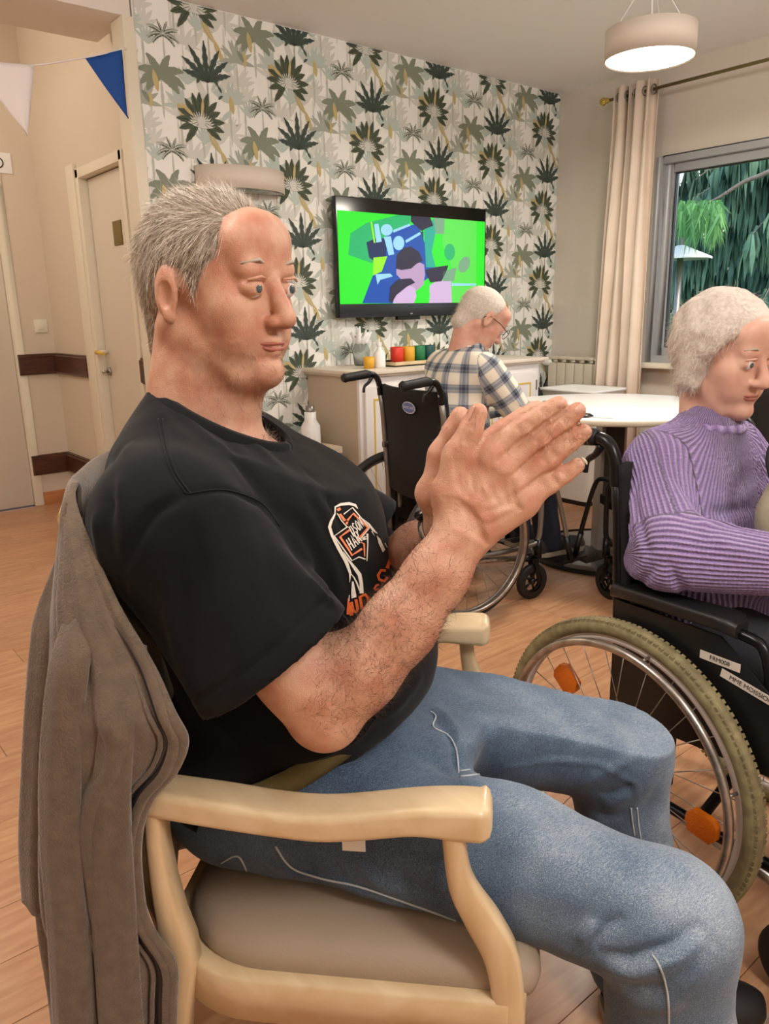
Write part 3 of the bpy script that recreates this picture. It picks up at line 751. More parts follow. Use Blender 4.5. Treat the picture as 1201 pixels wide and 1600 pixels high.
# ------------------------------------------------------------------ window, curtain, rod, radiator
wd = bpy.data.objects.new('window_1', None); COL.objects.link(wd); wd['kind'] = 'structure'; wd.location = (XR, (wy0+wy1)/2, wz0)
def ringbox(m, x0, x1, ya, yb, za, zb, t):
    m.box((x0, ya, za), (x1, ya+t, zb)).box((x0, yb-t, za), (x1, yb, zb)).box((x0, ya+t, zb-t), (x1, yb-t, zb)).box((x0, ya+t, za), (x1, yb-t, za+t))
m = MB(); ringbox(m, XR-.012, XR+.12, wy0, wy1, wz0, wz1, .042); m.build('outer_frame', 'win_frame', wd, bevel=.003)
m = MB(); ringbox(m, XR+.03, XR+.10, wy0+.04, wy1-.04, wz0+.04, wz1-.04, .05); m.build('sash', 'win_frame', wd, bevel=.004)
m = MB(); ringbox(m, XR+.055, XR+.075, wy0+.089, wy1-.089, wz0+.089, wz1-.089, .007); m.build('gasket', 'win_frame_dark', wd)
MB().box((XR+.060, wy0+.09, wz0+.09), (XR+.066, wy1-.09, wz1-.09)).build('pane', 'window_glass', wd)
MB().box((XR-.10, wy0-.03, wz0-.03), (XR+.02, wy1+.03, wz0)).build('window_sill', 'trim_cream', wd, bevel=.004)
# curtain rod with finial
s = thing('curtain_rod', 'thin brass curtain rod running above the window', 'curtain rod', (4.30, 1.7, 2.40))
A = onx(950, 157, 4.26); B = A+np.array([0, -2.9, -.0])
MB().cyl(A, B, .009, 14).build('rod', 'rod_metal', s)
MB().lathe(A-np.array([0, 0, 0]), [(.0005, .055), (.018, .05), (.024, .035), (.016, .02), (.011, .012), (.016, .006), (.011, 0), (.009, -.01)], 20, axis=(0, 1, 0)).build('finial', 'brass', s)
for yy in (2.85, .5): MB().tube([(4.26, yy, A[2]-.012), (4.34, yy, A[2]-.02), (XR, yy, A[2]-.02)], .006, 8).lathe((XR-.001, yy, A[2]-.02), [(.022, 0), (.022, -.006), (.0005, -.008)], 16, axis=(1, 0, 0)).build('bracket', 'rod_metal', s)
s = thing('curtain', 'cream curtain drawn to the left side of the window', 'curtain', (4.30, 2.88, 0))
G = []; K = 90
for z, ya, yb, amp in ((2.445, 3.0, 2.735, .030), (2.2, 3.0, 2.74, .032), (1.6, 3.03, 2.735, .036), (.9, 3.06, 2.72, .040), (.04, 3.08, 2.71, .044)):
    G.append([(4.255+amp*math.sin(u*2*math.pi*4.5+.4*math.sin(z*2)), ya+(yb-ya)*u+.010*math.sin(u*40+z), z) for u in np.linspace(0, 1, K)])
MB().grid(G).build('cloth', 'curtain_cloth', s, solid=.003)
for u in (.06, .28, .50, .72, .94):
    yy = 3.0+(2.735-3.0)*u; MB().ring((4.26, yy, A[2]), (1, 0, 0), (0, 0, 1), .024, .004, 24, 8).build('eyelet', 'silver_grey', s)
# radiator
s = thing('radiator', 'cream cast radiator on the wall below the curtain corner', 'radiator', (4.36, 3.2, 0))
for i in range(9):
    y1 = 3.49-.074*i
    m = MB(); m.box((4.32, y1-.066, .14), (4.345, y1, .84)).box((4.345, y1-.045, .14), (4.40, y1-.02, .88)).box((4.325, y1-.070, .862), (4.40, y1+.002, .882)).box((4.33, y1-.066, .845), (4.345, y1-.040, .862))
    m.build('section', 'radiator_paint', s, bevel=.005)
for zz_ in (.80, .22): MB().cyl((4.37, 3.49, zz_), (4.37, 2.83, zz_), .016).build('manifold', 'radiator_paint', s)
MB().lathe((4.34, 3.475, .84), [(.0005, 0), (.022, .002), (.026, .02), (.026, .06), (.02, .07), (.0005, .072)], 20, axis=(0, 1, 0)).build('valve_head', 'plastic_white', s)
for yy in (3.0, 3.4): MB().box((4.39, yy, .7), (XR-.001, yy+.03, .74)).build('wall_bracket', 'radiator_paint', s)

# ------------------------------------------------------------------ television
t = thing('television', 'large flat television on the wallpapered wall, showing footballers on green', 'television', (3.1, YW-.03, 1.17))
tx0, tx1, tz0, tz1 = 2.535, 3.665, 1.172, 1.792
MB().box((tx0, YW-.075, tz0), (tx1, YW-.04, tz1)).build('casing', 'tv_black', t, bevel=.005)
MB().box((tx0+.2, YW-.041, tz0+.15), (tx1-.2, YW-.002, tz1-.15)).build('wall_mount', 'tv_black', t)
MB().box((tx0+.003, YW-.078, tz0+.003), (tx1-.003, YW-.073, tz0+.07)).build('lower_bezel', 'tv_chin', t, bevel=.002)
MB().box((3.04, YW-.080, tz0+.012), (3.06, YW-.077, tz0+.020)).build('maker_mark', 'silver', t)
MB().box((2.95, YW-.075, tz0-.018), (3.12, YW-.05, tz0)).build('sensor_foot', 'tv_black', t)
def em(n, h_, st=.8): mat(n, (0, 0, 0), .25, emit=(hx(h_), st))
for n, h_ in dict(tv_green='2BD52C', tv_green2='55CF49', tv_mid='1FA562', tv_blue='12479C', tv_navy='16244F', tv_teal='1F9E86', tv_light='8FC6E6', tv_skin='AE8FB0', tv_skin2='C3A6C8', tv_hair='282038', tv_grey='6F9A78', tv_yellow='8BDB22').items(): em(n, h_)
TL, TR, BL, BR = (510.8, 325.7), (741.8, 342.6), (504, 474.4), (741.4, 474.0)
yS = YW-.0755; scr0 = ony(*TL, yS); scr1 = ony(741.6, 474.2, yS)
sx0, sx1, sz1, sz0 = tx0+.008, tx1-.010, scr0[2]-.004, tz0+.073
MB().box((sx0, yS-.001, sz0), (sx1, yS+.0005, sz1)).build('screen', 'tv_green', t)
def scr(name, m, pts, k):
    P = []
    for x, y in pts:
        q = ony(500+x/4.62, 290+y/4.62, yS); P.append((min(max(q[0], sx0), sx1), yS-.0012-.0003*k, min(max(q[2], sz0), sz1)))
    bm_ = MB().add(P, [tuple(range(len(P)))], 0, False); return bm_.build(name, m, t)
def oval(cx, cy, rx_, ry_, n=20, a0=0, a1=360, rot=0):
    return [(cx+rx_*math.cos(D(a))*math.cos(rot)-ry_*math.sin(D(a))*math.sin(rot), cy+rx_*math.cos(D(a))*math.sin(rot)+ry_*math.sin(D(a))*math.cos(rot)) for a in np.linspace(a0, a1, n, endpoint=(a1-a0) < 360)]
scr('screen_patch', 'tv_green2', [(880, 230), (1125, 250), (1120, 850), (935, 850), (950, 600), (880, 420)], 0)
scr('screen_shirt', 'tv_mid', [(215, 345), (330, 270), (560, 212), (650, 215), (640, 320), (500, 420), (370, 560), (200, 500)], 1)
scr('screen_shirt', 'tv_navy', [(330, 410), (400, 380), (560, 380), (740, 330), (745, 600), (470, 600), (350, 520)], 2)
scr('screen_shirt', 'tv_blue', [(480, 350), (700, 270), (745, 400), (820, 560), (800, 650), (520, 850), (300, 850), (380, 640), (470, 520)], 3)
scr('screen_shirt', 'tv_teal', [(745, 330), (820, 230), (830, 330), (800, 480), (830, 590), (760, 590)], 4)
scr('screen_figure', 'tv_hair', [(650, 215), (790, 222), (812, 290), (760, 310), (730, 330), (650, 260)], 5)
scr('screen_figure', 'tv_grey', [(812, 225), (895, 235), (890, 350), (830, 350)], 5)
scr('screen_sleeve', 'tv_light', [(385, 280), (415, 275), (440, 405), (400, 412)], 6)
scr('screen_badge', 'tv_light', oval(475, 320, 42, 42), 6)
scr('screen_badge', 'tv_light', oval(562, 415, 40, 52), 6)
scr('screen_sleeve', 'tv_light', [(455, 372), (505, 365), (530, 495), (490, 505)], 6)
scr('screen_stripe', 'tv_light', [(520, 322), (640, 275), (646, 290), (525, 340)], 6)
scr('screen_stripe', 'tv_light', [(610, 395), (715, 335), (722, 352), (615, 415)], 6)
scr('screen_stripe', 'tv_yellow', [(358, 262), (370, 262), (395, 415), (382, 412)], 6)
scr('screen_figure', 'tv_yellow', [(380, 520), (480, 510), (440, 620), (375, 650)], 6)
scr('screen_face', 'tv_skin', [(545, 560), (620, 570), (690, 545), (745, 570), (752, 640), (740, 720), (690, 760), (600, 700), (545, 640)], 7)
scr('screen_hair', 'tv_hair', [(542, 600), (548, 500), (600, 450), (650, 440), (710, 480), (735, 545), (690, 565), (650, 600), (580, 610)], 8)
scr('screen_figure', 'tv_green', [(690, 760), (745, 710), (790, 780), (785, 830), (700, 850)], 8)
scr('screen_face', 'tv_skin2', [(780, 850), (785, 720), (850, 680), (940, 690), (945, 850)], 8)
scr('screen_hair', 'tv_hair', [(752, 610), (820, 590), (920, 575), (905, 620), (870, 690), (790, 700), (770, 660)], 9)
scr('screen_hair', 'tv_grey', [(880, 620), (980, 590), (960, 690), (880, 690)], 9)
scr('screen_face', 'tv_skin2', [(520, 850), (540, 760), (620, 710), (680, 740), (690, 800), (670, 850)], 9)
scr('screen_hair', 'tv_hair', [(490, 830), (500, 730), (560, 675), (650, 670), (680, 700), (620, 730), (545, 790), (510, 850)], 10)
scr('screen_sleeve', 'tv_light', [(395, 640), (500, 635), (520, 655), (430, 680), (410, 715)], 5)
scr('screen_hand', 'tv_grey', oval(1035, 570, 38, 62, rot=.4), 6)
scr('screen_hand', 'tv_mid', oval(930, 480, 38, 60), 6)
scr('screen_line', 'tv_light', [(945, 705), (1120, 708), (1120, 722), (945, 724)], 7)

# ------------------------------------------------------------------ sideboard and what stands on it
sbx0, sbx1, sby0, sby1, sbz = 2.36, 3.74, 3.09, YW-.004, .885
t = thing('sideboard', 'white sideboard with panelled doors lined in yellow under the television', 'sideboard', (3.05, 3.32, 0))
MB().box((sbx0, sby0+.02, .08), (sbx1, sby1, sbz)).build('body', 'sideboard_side', t, bevel=.003)
MB().box((sbx0+.02, sby0+.05, 0), (sbx1-.02, sby1, .08)).build('plinth', 'sideboard_side', t)
MB().box((sbx0-.02, sby0-.02, sbz), (sbx1+.03, sby1, sbz+.012)).box((sbx0-.035, sby0-.035, sbz+.012), (sbx1+.045, sby1, sbz+.032)).build('top', 'sideboard_top', t, bevel=.004)
MB().box((sbx0+.002, sby0, .08), (sbx1-.002, sby0+.022, sbz-.001)).build('face_frame', 'sideboard_white', t, bevel=.002)
nd = 4; dw = (sbx1-sbx0-.06)/nd
for i in range(nd):
    xa = sbx0+.03+i*dw; xb = xa+dw-.012
    d_ = MB().box((xa, sby0-.016, .11), (xb, sby0, sbz-.05)).build('door', 'sideboard_white', t, bevel=.003)
    m = MB(); a_, b_, c_, e_ = xa+.05, xb-.05, .17, sbz-.11
    m.box((a_, sby0-.0185, c_), (a_+.009, sby0-.016, e_)).box((b_-.009, sby0-.0185, c_), (b_, sby0-.016, e_)).box((a_+.009, sby0-.0185, e_-.009), (b_-.009, sby0-.016, e_)).box((a_+.009, sby0-.0185, c_), (b_-.009, sby0-.016, c_+.009)); m.build('yellow_moulding', 'gold_line', d_)
    MB().box((xb-.004, sby0-.022, sbz-.16), (xb+.004, sby0-.014, sbz-.10)).build('hinge', 'silver_grey', d_)
ZT = sbz+.032
t = thing('tray', 'dark wooden tray carrying four coloured pots on the sideboard', 'tray', (2.83, 3.22, ZT))
MB().box((2.66, 3.16, ZT), (3.02, 3.34, ZT+.010)).build('tray_bottom', 'tv_black', t)
MB().box((2.655, 3.152, ZT+.008), (3.025, 3.162, ZT+.026)).box((2.655, 3.338, ZT+.008), (3.025, 3.348, ZT+.026)).box((2.655, 3.162, ZT+.008), (2.665, 3.338, ZT+.026)).box((3.015, 3.162, ZT+.008), (3.025, 3.338, ZT+.026)).build('tray_rim', 'beech', t, bevel=.002)
for i, (x, c, nm) in enumerate(((2.735, 'pot_red', 'red'), (2.815, 'pot_yellow', 'yellow'), (2.892, 'pot_green', 'green'), (2.965, 'pot_teal', 'dark teal'))):
    t = thing('paint_pot', nm+' pot standing in the tray on the sideboard', 'pot', (x, 3.235, ZT+.010), 0, 'coloured pots in the tray')
    MB().lathe((x, 3.235, ZT+.010), [(.0005, 0), (.034, 0), (.036, .004), (.036, .085), (.033, .09), (.031, .085), (.031, .006), (.0005, .006)], 28).build('pot', c, t)
    MB().lathe((x, 3.235, ZT+.06), [(.0005, 0), (.031, 0)], 20).build('contents', c, t)
t = thing('bottle', 'small clear pump bottle beside the orange pot on the sideboard', 'bottle', (2.585, 3.2, ZT))
MB().lathe((2.585, 3.2, ZT), [(.0005, 0), (.03, 0), (.032, .01), (.032, .075), (.012, .095), (.012, .11)], 24, cap=True).build('bottle_body', 'plastic_white', t)
MB().lathe((2.585, 3.2, ZT+.11), [(.013, 0), (.013, .02), (.004, .022), (.004, .04), (.0005, .041)], 16).build('bottle_cap', 'plastic_white', t)
t = thing('vase', 'clear glass vase with crumpled tissue on the sideboard', 'vase', (2.635, 3.42, ZT))
MB().lathe((2.635, 3.42, ZT), [(.0005, 0), (.035, 0), (.04, .01), (.05, .08), (.032, .13), (.045, .16), (.042, .16), (.029, .13), (.047, .08), (.036, .012), (.0005, .006)], 28).build('glass_body', 'clear_glass', t)
m = MB()
for i in range(7):
    a = i*.9; m.tube([(2.635, 3.42, ZT+.08), (2.635+.03*math.cos(a), 3.42+.03*math.sin(a), ZT+.14), (2.635+.06*math.cos(a+.4), 3.42+.06*math.sin(a+.4), ZT+.19+.02*math.sin(i*2))], [.014, .018, .004], 8)
m.build('tissue', 'paper_white', t)
t = thing('cup', 'small orange pot at the left end of the sideboard', 'pot', (2.515, 3.2, ZT))
MB().lathe((2.515, 3.2, ZT), [(.0005, 0), (.026, 0), (.030, .06), (.027, .06), (.024, .004), (.0005, .004)], 24).build('pot', 'pot_yellow', t)
# grey storage tower left of the sideboard
t = thing('storage_tower', 'grey drawer tower with a white bottle, left of the sideboard', 'storage', (2.14, 3.3, 0))
MB().box((2.02, 3.12, 0), (2.27, 3.5, .55)).build('body', 'sideboard_side', t, bevel=.006)
for i in range(3): MB().box((2.03, 3.108, .03+.17*i), (2.26, 3.122, .18+.17*i)).build('drawer', 'silver_grey', t, bevel=.004)
t = thing('dispenser', 'white plastic dispenser standing on the grey drawer tower', 'dispenser', (2.17, 3.25, .55))
MB().lathe((2.17, 3.25, .55), [(.0005, 0), (.045, 0), (.048, .01), (.048, .10), (.03, .13), (.03, .17), (.0005, .172)], 24).build('dispenser_body', 'plastic_white', t)
MB().lathe((2.17, 3.25, .722), [(.022, 0), (.022, .03), (.0005, .032)], 18).build('dispenser_lid', 'silver_grey', t)

# ------------------------------------------------------------------ white bin near the radiator
t = thing('bin', 'white plastic bin with flared rim behind the table near the radiator', 'bin', (4.02, 3.0, 0))
bx, by_ = 4.03, 2.98
def rrect(cx, cy, ax_, ay_, z, r=.04, n=6):
    P = []
    for sx, sy, a0 in ((1, 1, 0), (-1, 1, 90), (-1, -1, 180), (1, -1, 270)):
        for k in range(n+1):
            a = D(a0+90*k/n); P.append((cx+sx*(ax_-r)+r*math.cos(a), cy+sy*(ay_-r)+r*math.sin(a), z))
    return P
MB().grid([rrect(bx, by_, .13, .17, .03), rrect(bx, by_, .15, .19, .60), rrect(bx, by_, .165, .205, .70), rrect(bx, by_, .175, .215, .705), rrect(bx, by_, .175, .215, .72), rrect(bx, by_, .15, .19, .715), rrect(bx, by_, .13, .17, .66), rrect(bx, by_, .001, .001, .65, .001)], close=True).build('bin_body', 'plastic_white', t)
MB().grid([rrect(bx, by_, .125, .165, 0), rrect(bx, by_, .125, .165, .03)], close=True).build('bin_base', 'black_plastic', t)

# ------------------------------------------------------------------ round table
TC = np.array([3.22, 2.20, 0]); TRr = .56
t = thing('table', 'round white topped table with beech edge on a grey column', 'table', TC)
MB().lathe(TC+[0, 0, .715], [(.0005, .026), (TRr-.008, .026), (TRr-.004, .024)], 72).lathe(TC+[0, 0, .715], [(.0005, 0), (TRr-.012, 0)], 72).build('tabletop', 'table_top', t)
MB().lathe(TC+[0, 0, .715], [(TRr-.012, 0), (TRr, .004), (TRr, .022), (TRr-.004, .0255)], 72).build('table_edge_band', 'table_edge', t)
MB().obox(TC+[0, 0, .37], (.062*.8, -.062*.6, 0), (.05*.6, .05*.8, 0), (0, 0, .345)).build('column', 'table_leg', t, bevel=.006)
MB().obox(TC+np.array([-.058*.6, -.058*.8, 0])*1.0+[0, 0, .50], (.045*.8, -.045*.6, 0), (.004*.6, .004*.8, 0), (0, 0, .20)).build('column_panel', 'table_dark', t)
MB().lathe(TC, [(.0005, .028), (.30, .024), (.375, .014), (.385, .004), (.38, 0)], 64).build('base_plate', 'base_metal', t)
MB().lathe(TC, [(.375, .0165), (.392, .010), (.392, 0)], 64).build('base_rim', 'black_rubber', t)
def sheet(name, lab, c, a, w_, h_, m='paper_white'):
    ca, sa = math.cos(a), math.sin(a); G = []
    for i in range(9):
        u = -w_/2+w_*i/8; G.append([(c[0]+u*ca-v*sa, c[1]+u*sa+v*ca, c[2]+.0015+.004*math.sin(i*.7)**2) for v in np.linspace(-h_/2, h_/2, 6)])
    o = MB().grid(G).build(name, m, solid=.0012); tag(o, lab, 'paper', 'papers on the table'); return o
sheet('paper_sheet', 'white paper sheet at the near edge of the round table', (2.90, 2.10, .742), .6, .30, .21)
sheet('paper_sheet', 'white paper sheet by the plaid man on the round table', (2.98, 2.42, .742), 1.1, .30, .21)
t = thing('glasses_case', 'small dark case beside the white paper at the near table edge', 'case', (2.80, 2.03, .742))
MB().lathe((2.795, 2.045, .742), [(.0005, .016), (.02, .014), (.034, .006), (.036, 0)], 20).build('case_shell', 'black_plastic', t)

# ------------------------------------------------------------------ outside: hanging conifer, awning, far wall
g = MB().box((XR+.3, -12, -.45), (22, 16, -.4)).build('ground_outside', 'lawn'); g['kind'] = 'structure'
def conifer(name, base, H, rad, lab, seed, m='needles', nb_=130, zlo=.9, group='conifers outside the window'):
    rg = random.Random(seed); base = np.asarray(base, float); t = thing(name, lab, 'tree', base, 0, group)
    MB().tube([base, base+[.05, 0, H*.5], base+[0, 0, H]], [.11, .07, .02], 12).build('trunk', 'bark', t)
    br = MB(); V = []; F = []
    for i in range(nb_):
        z = zlo+(H-zlo)*(i/nb_)**.9; a = rg.uniform(0, 2*math.pi); L = rad*(1-.75*z/H)*rg.uniform(.75, 1.1)
        d = np.array([math.cos(a), math.sin(a), 0]); P = [base+[0, 0, z]+d*L*s_+np.array([0, 0, .25*L*math.sin(s_*2.2)-.22*L*s_*s_]) for s_ in np.linspace(0, 1, 6)]
        br.tube(P, [.028, .022, .018, .014, .010, .004], 5, cap=False)
        for s_ in np.linspace(.15, 1, 17):
            k = s_*5; j = min(int(k), 4); p = P[j]+(P[j+1]-P[j])*(k-j)
            for _ in range(6):
                ln = rg.uniform(.22, .6); o_ = np.array([rg.uniform(-.10, .10), rg.uniform(-.10, .10), 0]); q = p+o_*.3; e = p+o_+np.array([0, 0, -ln])
                aa = rg.uniform(0, math.pi); wv = np.array([math.cos(aa), math.sin(aa), 0])*rg.uniform(.015, .045); mid = (q+e)/2+o_*.2
                b0 = len(V); V += [q-wv*.3, q+wv*.3, mid+wv, mid-wv, e]; F += [(b0, b0+1, b0+2, b0+3), (b0+3, b0+2, b0+4, b0+4)]
    br.build('branches', 'bark', t)
    mb = MB(); mb.v = [tuple(v) for v in V]; mb.f = [f if f[2] != f[3] else f[:3] for f in F]; mb.mi = [0]*len(F); mb.sm = [False]*len(F)
    o = mb.build('foliage', m, t); o['kind'] = 'stuff'
for k_, (cx_, cy_, H_, r_, lab_) in enumerate(((9.6, 4.25, 7.5, 1.5, 'nearest dark conifer, right half of the window view'), (10.0, 7.15, 7.0, 1.6, 'dark conifer, left edge of the window view'), (13.0, 6.4, 8.5, 1.75, 'conifer in the gap between the two nearer ones'), (14.0, 10.2, 8.0, 1.8, 'far conifer on the left outside the window'), (13.4, 2.6, 8.0, 1.8, 'far conifer on the right outside the window'))):
    conifer('conifer', (cx_, cy_, -.4), H_, r_*1.15, lab_+' with drooping sprays', 3+k_, nb_=120 if k_ < 3 else 70)
# a bare bough with a bright tuft reaching across the window
t = thing('bough', 'pale bough with a bright green tuft crossing the window view', 'branch', onx(1201, 268, 7.0), 0)
P = spline([onx(1300, 215, 7.0), onx(1201, 268, 7.0), onx(1160, 285, 7.0), onx(1115, 313, 7.0), onx(1085, 322, 7.1)], 6)
MB().tube(P, list(np.linspace(.026, .010, len(P))), 8).build('bough_wood', 'bark', t)
rg = random.Random(9); mb = MB()
for i in range(420):
    c = onx(rg.uniform(1062, 1128), rg.uniform(312, 352), 7.0+rg.uniform(-.3, .3)); ln = rg.uniform(.08, .3); wv = np.array([rg.uniform(-.2, .2), rg.uniform(-1, 1), 0])*.02
    e = c+np.array([rg.uniform(-.06, .06), rg.uniform(-.1, .1), -ln]); mb.add([c-wv, c+wv, e], [(0, 1, 2)], 0, False)
o = mb.build('tuft', 'needles_bright', t); o['kind'] = 'stuff'
t = thing('awning', 'pale garden parasol top seen low in the window', 'parasol', (9.0, 5.4, -.4))
ac = onx(1062, 402, 7.2); t.location = tuple(ac*[1, 1, 0]+[0, 0, -.4])
MB().lathe(ac, [(.01, .12), (.30, 0), (.30, -.02)], 8).build('canopy', 'awning', t)
MB().cyl(ac*[1, 1, 0]+[0, 0, -.4], ac+[0, 0, .18], .03).build('pole', 'silver_grey', t)
t = MB().box((5.2, 3.28, -.4), (5.35, 3.42, 3.2)).build('post_outside', 'render_white', None, bevel=.01); t['kind'] = 'structure'
# ================================================================== THE MAN IN THE FOREGROUND (modelled in chair coordinates)
def chw(P): P = np.asarray(P); return CO+P[..., 0:1]*CD+P[..., 1:2]*CL+P[..., 2:3]*np.array([0, 0, 1.0])
def cx(x, y, L): return np.array(cc(onl(x, y, L)))
def orient(P, Q):
    v = P[Q[:, 0]]; n = np.cross(P[Q[:, 2]]-v, P[Q[:, 3]]-P[Q[:, 1]]); vol = ((v-P.mean(0))*n).sum()
    return Q if vol > 0 else Q[:, ::-1]
def strands(name, roots, dirs, length, width, seg, mats_, parent, curl=.3, seed=1, grav=0.0, pick=None):
    """thin tapering hair ribbons"""
    rg = np.random.default_rng(seed); n = len(roots); P = roots.copy(); d = dirs.copy()
    L = (length*rg.uniform(.6, 1.15, n))[:, None]/seg; side = np.cross(d, rg.normal(size=(n, 3))); side /= np.linalg.norm(side, axis=1)[:, None]+1e-9
    kd = rg.normal(size=(n, 3))*curl; kd += np.array([0, 0, -grav]); rows = []
    for i in range(seg+1):
        w_ = width*(1-i/seg*.85); rows.append(P-side*w_/2); rows.append(P+side*w_/2)
        d = d+kd/seg; d /= np.linalg.norm(d, axis=1)[:, None]; P = P+d*L
    V = np.stack(rows, 1).reshape(-1, 3); k = 2*(seg+1); base = np.arange(n)[:, None]*k; Q = []
    for i in range(seg): Q.append(np.concatenate([base+2*i, base+2*i+1, base+2*i+3, base+2*i+2], 1))
    Q = np.concatenate(Q, 0)
    o = np_mesh(name, V, Q, mats_, parent, smooth=False)
    if isinstance(mats_, (list, tuple)):
        pk = rg.integers(0, len(mats_), n); mi = np.tile(pk, seg).astype(np.int32); o.data.polygons.foreach_set('material_index', mi)
    return o
def sample(P, Q, N, n, seed=0, keep=None):
    rg = np.random.default_rng(seed); a = P[Q]; ar = np.linalg.norm(np.cross(a[:, 2]-a[:, 0], a[:, 3]-a[:, 1]), axis=1)
    if keep is not None: ar = ar*keep(P[Q].mean(1), N[Q].mean(1))
    i = rg.choice(len(Q), n, p=ar/ar.sum()); u, v = rg.random((2, n, 1))
    p = (a[i, 0]*(1-u)+a[i, 1]*u)*(1-v)+(a[i, 3]*(1-u)+a[i, 2]*u)*v; nn = N[Q[i]].mean(1); return p, nn/np.linalg.norm(nn, axis=1)[:, None]
def head(S, o, R, s=1.0, ears=True, neck=None, k=.012):
    """adds a head to S; o=centre of the skull, R columns = forward, left, up"""
    def T(x, y, z): return o+R@(np.array([x, y, z])*s)
    e = lambda c, r, kk=k, op='add': S.ell(T(*c), np.array(r)*s, R, kk, op)
    c = lambda a, b, ra, rb, kk=k, op='add', fl=None: S.cap(T(*a), T(*b), ra*s, rb*s, kk, fl, op)
    e((-.012, 0, .030), (.098, .077, .088)); e((.032, 0, -.028), (.060, .060, .088))
    c((.02, 0, -.07), (.070, 0, -.098), .034, .024); e((.080, 0, -.098), (.020, .022, .018))
    for q in (-1, 1):
        c((-.022, q*.050, -.040), (.055, q*.024, -.098), .022, .020); e((.056, q*.040, -.020), (.026, .022, .024), .02)
        e((.064, q*.026, -.055), (.024, .024, .028), .02)
    c((.080, -.034, .024), (.080, .034, .024), .014, .014, .010); e((.068, 0, .055), (.030, .055, .040), .015)
    for q in (-1, 1): e((.104, q*.031, .003), (.020, .017, .012), .008, 'sub')
    c((.090, 0, .012), (.112, 0, -.030), .009, .012, .008); e((.108, 0, -.034), (.015, .012, .010), .006)
    for q in (-1, 1): e((.100, q*.013, -.036), (.012, .008, .008), .005)
    for q in (-1, 1): c((.0925, 0, -.0605), (.083, q*.024, -.060), .0080, .0060, .006); c((.0905, 0, -.0715), (.082, q*.021, -.068), .0085, .0060, .005)
    for q in (-1, 1): S.cap(T(.1035, 0, -.0660), T(.092, q*.027, -.0625), .0028*s, .0024*s, .003, None, 'sub')
    for q in (-1, 1):
        e((.083, q*.031, .0035), (.0155, .0165, .0115), .003)
        S.cap(T(.1000, q*.031-.0095, .0022), T(.1000, q*.031+.0095, .0026), .0046*s, .0046*s, .001, None, 'sub')
        if ears:
            e((-.008, q*.080, -.004), (.019, .008, .032), .004); e((-.004, q*.086, -.008), (.010, .006, .016), .003, 'sub'); e((-.004, q*.080, -.032), (.009, .007, .010), .004)
def face_parts(o, R, s, parent, iris='iris', world=lambda p: p):
    def T(x, y, z): return world(o+R@(np.array([x, y, z])*s))
    for q in (-1, 1):
        c = T(.0858, q*.031, .0030); f = T(.1865, q*.031, .0030)-c; f /= np.linalg.norm(f)
        ey = MB().lathe(c-f*.0118*s, [(.0118*s*math.sin(a), .0118*s*(1-math.cos(a))) for a in np.linspace(.01, math.pi-.01, 14)], 18, axis=f).build('eye', 'eye_white', parent)
        MB().lathe(c+f*.0108*s, [(.0055*s, 0), (.004*s, .0011*s), (.0004, .0014*s)], 16, axis=f).build('iris', iris, ey)
        m = MB(); m.tube([T(.094, q*.016, .0125+.020-.018), T(.1005, q*.031, .0165), T(.092, q*.046, .0125)], [.0016*s, .0022*s, .0016*s], 6); m.build('eyelid', parent['skin'] if 'skin' in parent else 'skin_a', parent)
        MB().tube([T(.092, q*.014, .030), T(.0965, q*.030, .036), T(.084, q*.048, .031)], [.0018*s, .0026*s, .0012*s], 6).build('eyebrow', 'hair_grey', parent)
    MB().tube([T(.0860, -.028, -.0625), T(.0955, -.014, -.0622), T(.0992, 0, -.0620), T(.0955, .014, -.0622), T(.0860, .028, -.0625)], [.0010*s, .0024*s, .0028*s, .0024*s, .0010*s], 8).tube([T(.0855, -.026, -.0640), T(.0945, -.013, -.0690), T(.0975, 0, -.0700), T(.0945, .013, -.0690), T(.0855, .026, -.0640)], [.0010*s, .0028*s, .0034*s, .0028*s, .0010*s], 8).build('lips', 'lips', parent)
def rotR(az, pitch=0, roll=0):
    """columns forward, left, up; pitch >0 looks down"""
    f = np.array([math.cos(az)*math.cos(pitch), math.sin(az)*math.cos(pitch), -math.sin(pitch)]); l = np.array([-math.sin(az), math.cos(az), 0]); u = np.cross(f, l)
    l2 = math.cos(roll)*l+math.sin(roll)*u; u2 = np.cross(f, l2); return np.stack([f, l2, u2], 1)

man = thing('person', 'man in black printed T-shirt and blue jeans clapping, seated in the wooden armchair', 'person', ch(-.28, 0, .46))
man['skin'] = 'skin_a'
# ---- skin: head, neck, chest, both arms and both hands, one continuous surface
LR, LLh = -.150, -.117
def RH(x, y, la=LR): return cx(x, y, la)
WR = cx(722, 832, LR-.004); EL = cx(512, 1112, -.213); SH = np.array([-.355, -.195, .975])
SHL = np.array([-.375, .190, .965]); ELL = np.array([-.20, .205, .755])
SHIFT = np.array([-.020, 0, -.008])
def mir(p):
    q = np.array(p, float)+SHIFT; q[1] = LLh+(LR-p[1]); return q
S = SDF((-.50, -.295, .64), (.155, .26, 1.375), .0023)
hR = rotR(math.radians(-25), math.radians(3)); hO = np.array([-.354, -.002, 1.232]); hS = 1.0
head(S, hO, hR, hS)
S.cap((-.385, 0, 1.175), (-.405, 0, 1.04), .056, .066, .02); S.cap((-.335, 0, 1.15), (-.37, 0, 1.04), .040, .056, .03)
S.ell((-.36, 0, .95), (.11, .15, .10), None, .03); S.ell((-.30, 0, .77), (.14, .15, .12), None, .03)
for q, sh, el in ((-1, SH, EL), (1, SHL, ELL)):
    S.cap((-.38, q*.10, .985), sh, .060, .060, .03); S.cap(sh, el+(sh-el)*.12, .056, .048, .02)
